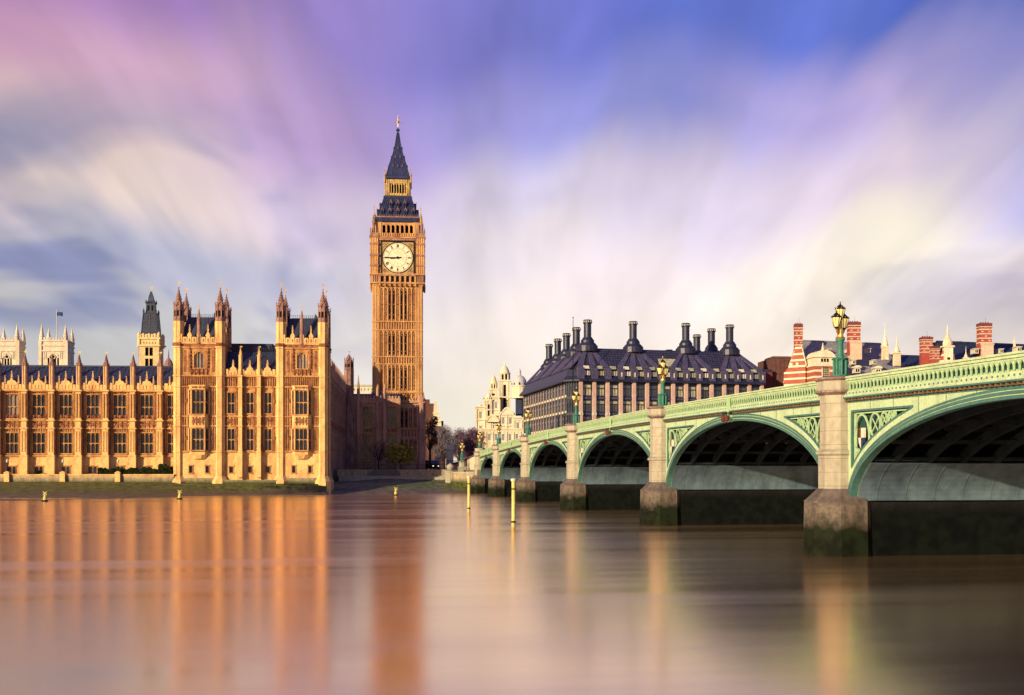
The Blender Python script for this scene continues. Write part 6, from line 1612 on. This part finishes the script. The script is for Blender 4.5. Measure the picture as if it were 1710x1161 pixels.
def far_corner():
    d = 470.; X, Y = W(728, d); r = empty('gabled_corner_building', (X, Y, 0), 0, 'brown brick building with a pale stone gable close behind the clock tower', 'building')
    Z = lambda py: ZP(py, d); s = d/F
    m = MB(); m.box(-18*s, -4*s, 0, 14, 4.9, Z(674)); m.box(-18*s, -10*s, 1, 4, Z(674), Z(667)); m.box(-9*s, 12*s, -.5, 14, 4.9, Z(712)); m.build('brick_wall', M['brownbrick'], r)
    m = MB(); m.pxz([(-5*s,Z(712)),(9*s,Z(712)),(8.5*s,Z(703)),(5.5*s,Z(697)),(5*s,Z(690)),(1.5*s,Z(682)),(1*s,Z(674)),(-1*s,Z(668.5)),(-3.4*s,Z(674)),(-4.2*s,Z(690))], -.8, 2); 
    for py in (704, 697, 690): m.box(-5.4*s, (8-(704-py)*.2)*s, -1.1, 2.1, Z(py)-.25, Z(py)+.25)
    m.build('stone_gable', M['white'], r)
    m = MB(); m.box(10*s, 12.6*s, 0, 3, Z(716), Z(703)); m.build('chimney', M['brownbrick'], r)
    m = MB(); m.m = 0; m.pxz([(-6*s,4.9),(14*s,4.9),(14*s,Z(735)),(8*s,Z(718)),(3*s,Z(714)),(-4*s,Z(722))], -6, -1.5)
    for k in range(3):
        for j in range(4): m.m = 1; m.box((-3+5.5*k)*s, (-.5+5.5*k)*s, -6.1, -5.9, Z(770)+j*3.2, Z(770)+j*3.2+1.7)
    m.build('front_house', [M['brownbrick'], M['dark']], r)
far_corner()
def gate_pillar(px, py, d, w, label):
    X, Y = W(px, d); r = empty('gate_pillar', (X, Y, 4.9), 0, label, 'gate pillar'); h = ZP(py, d)-4.9
    b = MB(); b.square(0,0,[(w*1.15,0),(w*1.15,.6),(w,.7),(w,h*.68),(w*1.25,h*.71),(w*1.25,h*.75)]); b.build('shaft', M['white'], r)
    b = MB(); b.square(0,0,[(w*1.1,h*.75),(w*.8,h*.86),(w*.35,h*.90),(w*.3,h*.95)]); b.ball(0,0,h*.97,w*.35,8); b.build('cap', M['white'], r)
gate_pillar(751, 738, 330, .95, 'pale stone gate pillar with a pointed cap on the street before the trees')
gate_pillar(731.5, 757, 320, .6, 'smaller pale gate pillar close to the clock tower base')
X, Y = W(738, 318); fr_ = empty('iron_gate', (X, Y, 4.9), R(-4), 'dark blue iron gates and railings on the street right of the clock tower', 'gate')
b = MB(); 
for k in range(46): x = -4.5+k*.2; b.bar((x,0,0),(x,0,3.6 if 16 < k < 30 else 2.6),.04,n=4)
for z in (.4,1.5,2.4): b.box(-4.5,4.7,-.05,.05,z,z+.1)
b.build('bars', M['black'], fr_)
def parked_van():
    X, Y = W(722, 300); r = empty('dark_van', (X, Y, 4.9), R(-75), 'black van with lit headlights on the street by the clock tower', 'van')
    b = MB(); b.pxz([(-2.6,.45),(2.5,.45),(2.6,1.0),(2.5,1.35),(1.7,1.5),(1.1,2.35),(-2.5,2.45),(-2.65,1.4)], -1,1); b.m = 1; b.pxz([(1.75,1.5),(1.2,2.25),(1.12,2.25),(1.65,1.5)],-.85,.85); b.box(-2.0,.9,-1.02,1.02,1.5,2.15); b.build('body', [M['black'], M['glassb']], r)
    for x in (-1.7,1.6):
        for y in (-.98,.98): b = MB(); b.M = Matrix.Translation((x,y,.42)) @ Matrix.Rotation(math.pi/2,4,'X'); b.lathe(0,0,[(.40,-.14),(.42,0),(.40,.14)],12); b.build('wheel', M['black'], r)
    e = bpy.data.materials.new('headlight_glow'); e.use_nodes = True; q = e.node_tree.nodes['Principled BSDF']; q.inputs['Emission Color'].default_value = (1,.9,.6,1); q.inputs['Emission Strength'].default_value = .8
    for y in (-.7,.7): b = MB(); b.box(2.5,2.63,y-.17,y+.17,.85,1.1); b.build('headlight', e, r)
parked_van()

# ------------------------------------------------------------------ trees, hedges
def tree(px, d, pyb, pyt, w_px, matl, label, cat='tree', n=900, seed=1, name='tree', size=.34, trunkh=.32, twig=False, lobes=9, group=None):
    rng = random.Random(seed); X, Y = W(px, d); z0 = max(4.8, ZP(pyb, d)); h = ZP(pyt, d)-z0; w = w_px*d/F/2
    r = empty(name, (X, Y, z0), 0, label, cat, group)
    t = MB(); th = h*trunkh
    t.bar((0,0,-.3),(0,0,th),h*.030,h*.020,7)
    cl = []
    for k in range(lobes):
        a = 2*math.pi*(k*.618+rng.random()*.3); q = rng.random(); zz = th+(h-th)*(.15+.72*((k+.5)/lobes)); rad = w*(.75 if zz < h*.7 else .45)*(.35+.65*rng.random())
        c = Vector((rad*math.cos(a), rad*math.sin(a), zz)); cl.append((c, w*(.30+.22*rng.random())))
        t.bar((0,0,th*.9), tuple(c*.6+Vector((0,0,th*.4))), h*.014, h*.009, 5); t.bar(tuple(c*.6+Vector((0,0,th*.4))), tuple(c), h*.009, h*.004, 4)
        for j in range(5):
            dv = Vector((rng.gauss(0,1), rng.gauss(0,1), rng.gauss(.5,.8))).normalized()*cl[-1][1]; t.bar(tuple(c*.8+Vector((0,0,th*.1))), tuple(c+dv), h*.004, h*.0015, 3)
    t.build('trunk', M['bark'], r)
    f = MB()
    for k in range(n):
        c, rr = cl[rng.randrange(len(cl))]
        dv = Vector((rng.gauss(0,1), rng.gauss(0,1), rng.gauss(0,.85))).normalized()*rr*rng.random()**.45; p = c+dv
        a = Vector((rng.gauss(0,1), rng.gauss(0,1), rng.gauss(0,.6 if not twig else 1.4))).normalized(); b = a.orthogonal().normalized()
        if rng.random() < .5: b = a.cross(b)
        s_ = size*(.6+.8*rng.random()); e = s_*(.55 if not twig else .10); a = a*s_*(1 if not twig else 1.9)
        f.add([tuple(p-a), tuple(p+b*e), tuple(p+a), tuple(p-b*e)], [(0,1,2,3)])
    f.build('crown', M[matl], r)
    return r
tree(668, 296, 781, 742, 66, 'leafy', 'yellow leaved bushy tree at the foot of the clock tower', n=1100, seed=4, size=.30, trunkh=.2)
tree(632, 299, 781, 735, 50, 'leafb', 'thin brown small tree left of the yellow one at the tower foot', n=420, seed=14, size=.28, trunkh=.3, twig=True)
tree(718, 345, 781, 690, 34, 'leafb', 'brown autumn tree tight against the right side of the clock tower', n=800, seed=5, size=.42)
tree(741, 420, 781, 711, 54, 'leafgr', 'bare grey tree, roundest crown in the row right of the tower', n=3600, seed=6, size=.5, twig=True, lobes=14, trunkh=.2)
tree(766, 440, 781, 716, 52, 'leafp', 'purple bare tree right of the round grey one', n=3600, seed=7, size=.5, twig=True, lobes=14, trunkh=.15)
tree(788, 430, 781, 713, 46, 'leafp', 'purple bare tree against the left end of the white domed building', n=3400, seed=8, size=.5, twig=True, lobes=14, trunkh=.15)
tree(803, 400, 781, 716, 22, 'leafb', 'small brown tree before the white domed building wall', n=500, seed=9, size=.4, twig=True)
def hedge(px0, px1, yl, zb, zt, label, seed, n, th=.55):
    rng = random.Random(seed); a, b = px2x(px0, yl), px2x(px1, yl); p = pal(a, yl)
    r = empty('hedge', (*p, zb), PA, label, 'hedge'); ln = b-a; h = zt-zb
    f = MB()
    c = MB(); c.box(.1, ln-.1, -th*.4, th*.4, 0, h*.8); c.build('stems', M['bark'], r)
    for k in range(n):
        x = rng.uniform(0, ln); top = h*(1+.14*math.sin(x*2.1)+.10*math.sin(x*5.3)); q = Vector((x, rng.uniform(-th/2,th/2), rng.uniform(.0, top)))
        if rng.random() < .6: q.y = -th/2-rng.random()*.08
        a_ = Vector((rng.gauss(0,1),rng.gauss(0,.6),rng.gauss(0,1))).normalized(); b_ = a_.orthogonal().normalized(); s = .13+.1*rng.random(); f.add([tuple(q-a_*s),tuple(q+b_*s*.6),tuple(q+a_*s),tuple(q-b_*s*.6)],[(0,1,2,3)])
    f.build('leaves', M['leafg'], r)
hedge(164, 287, .55, 3.8, 5.1, 'long clipped green hedge on the terrace by the left pavilion tower', 2, 5200)
hedge(265, 284, .62, 3.8, 5.7, 'taller bushy hedge clump at the foot of the left pavilion tower', 21, 1500)
hedge(58, 68, .55, 3.8, 4.7, 'small round green shrub on the terrace near the left edge', 3, 420)
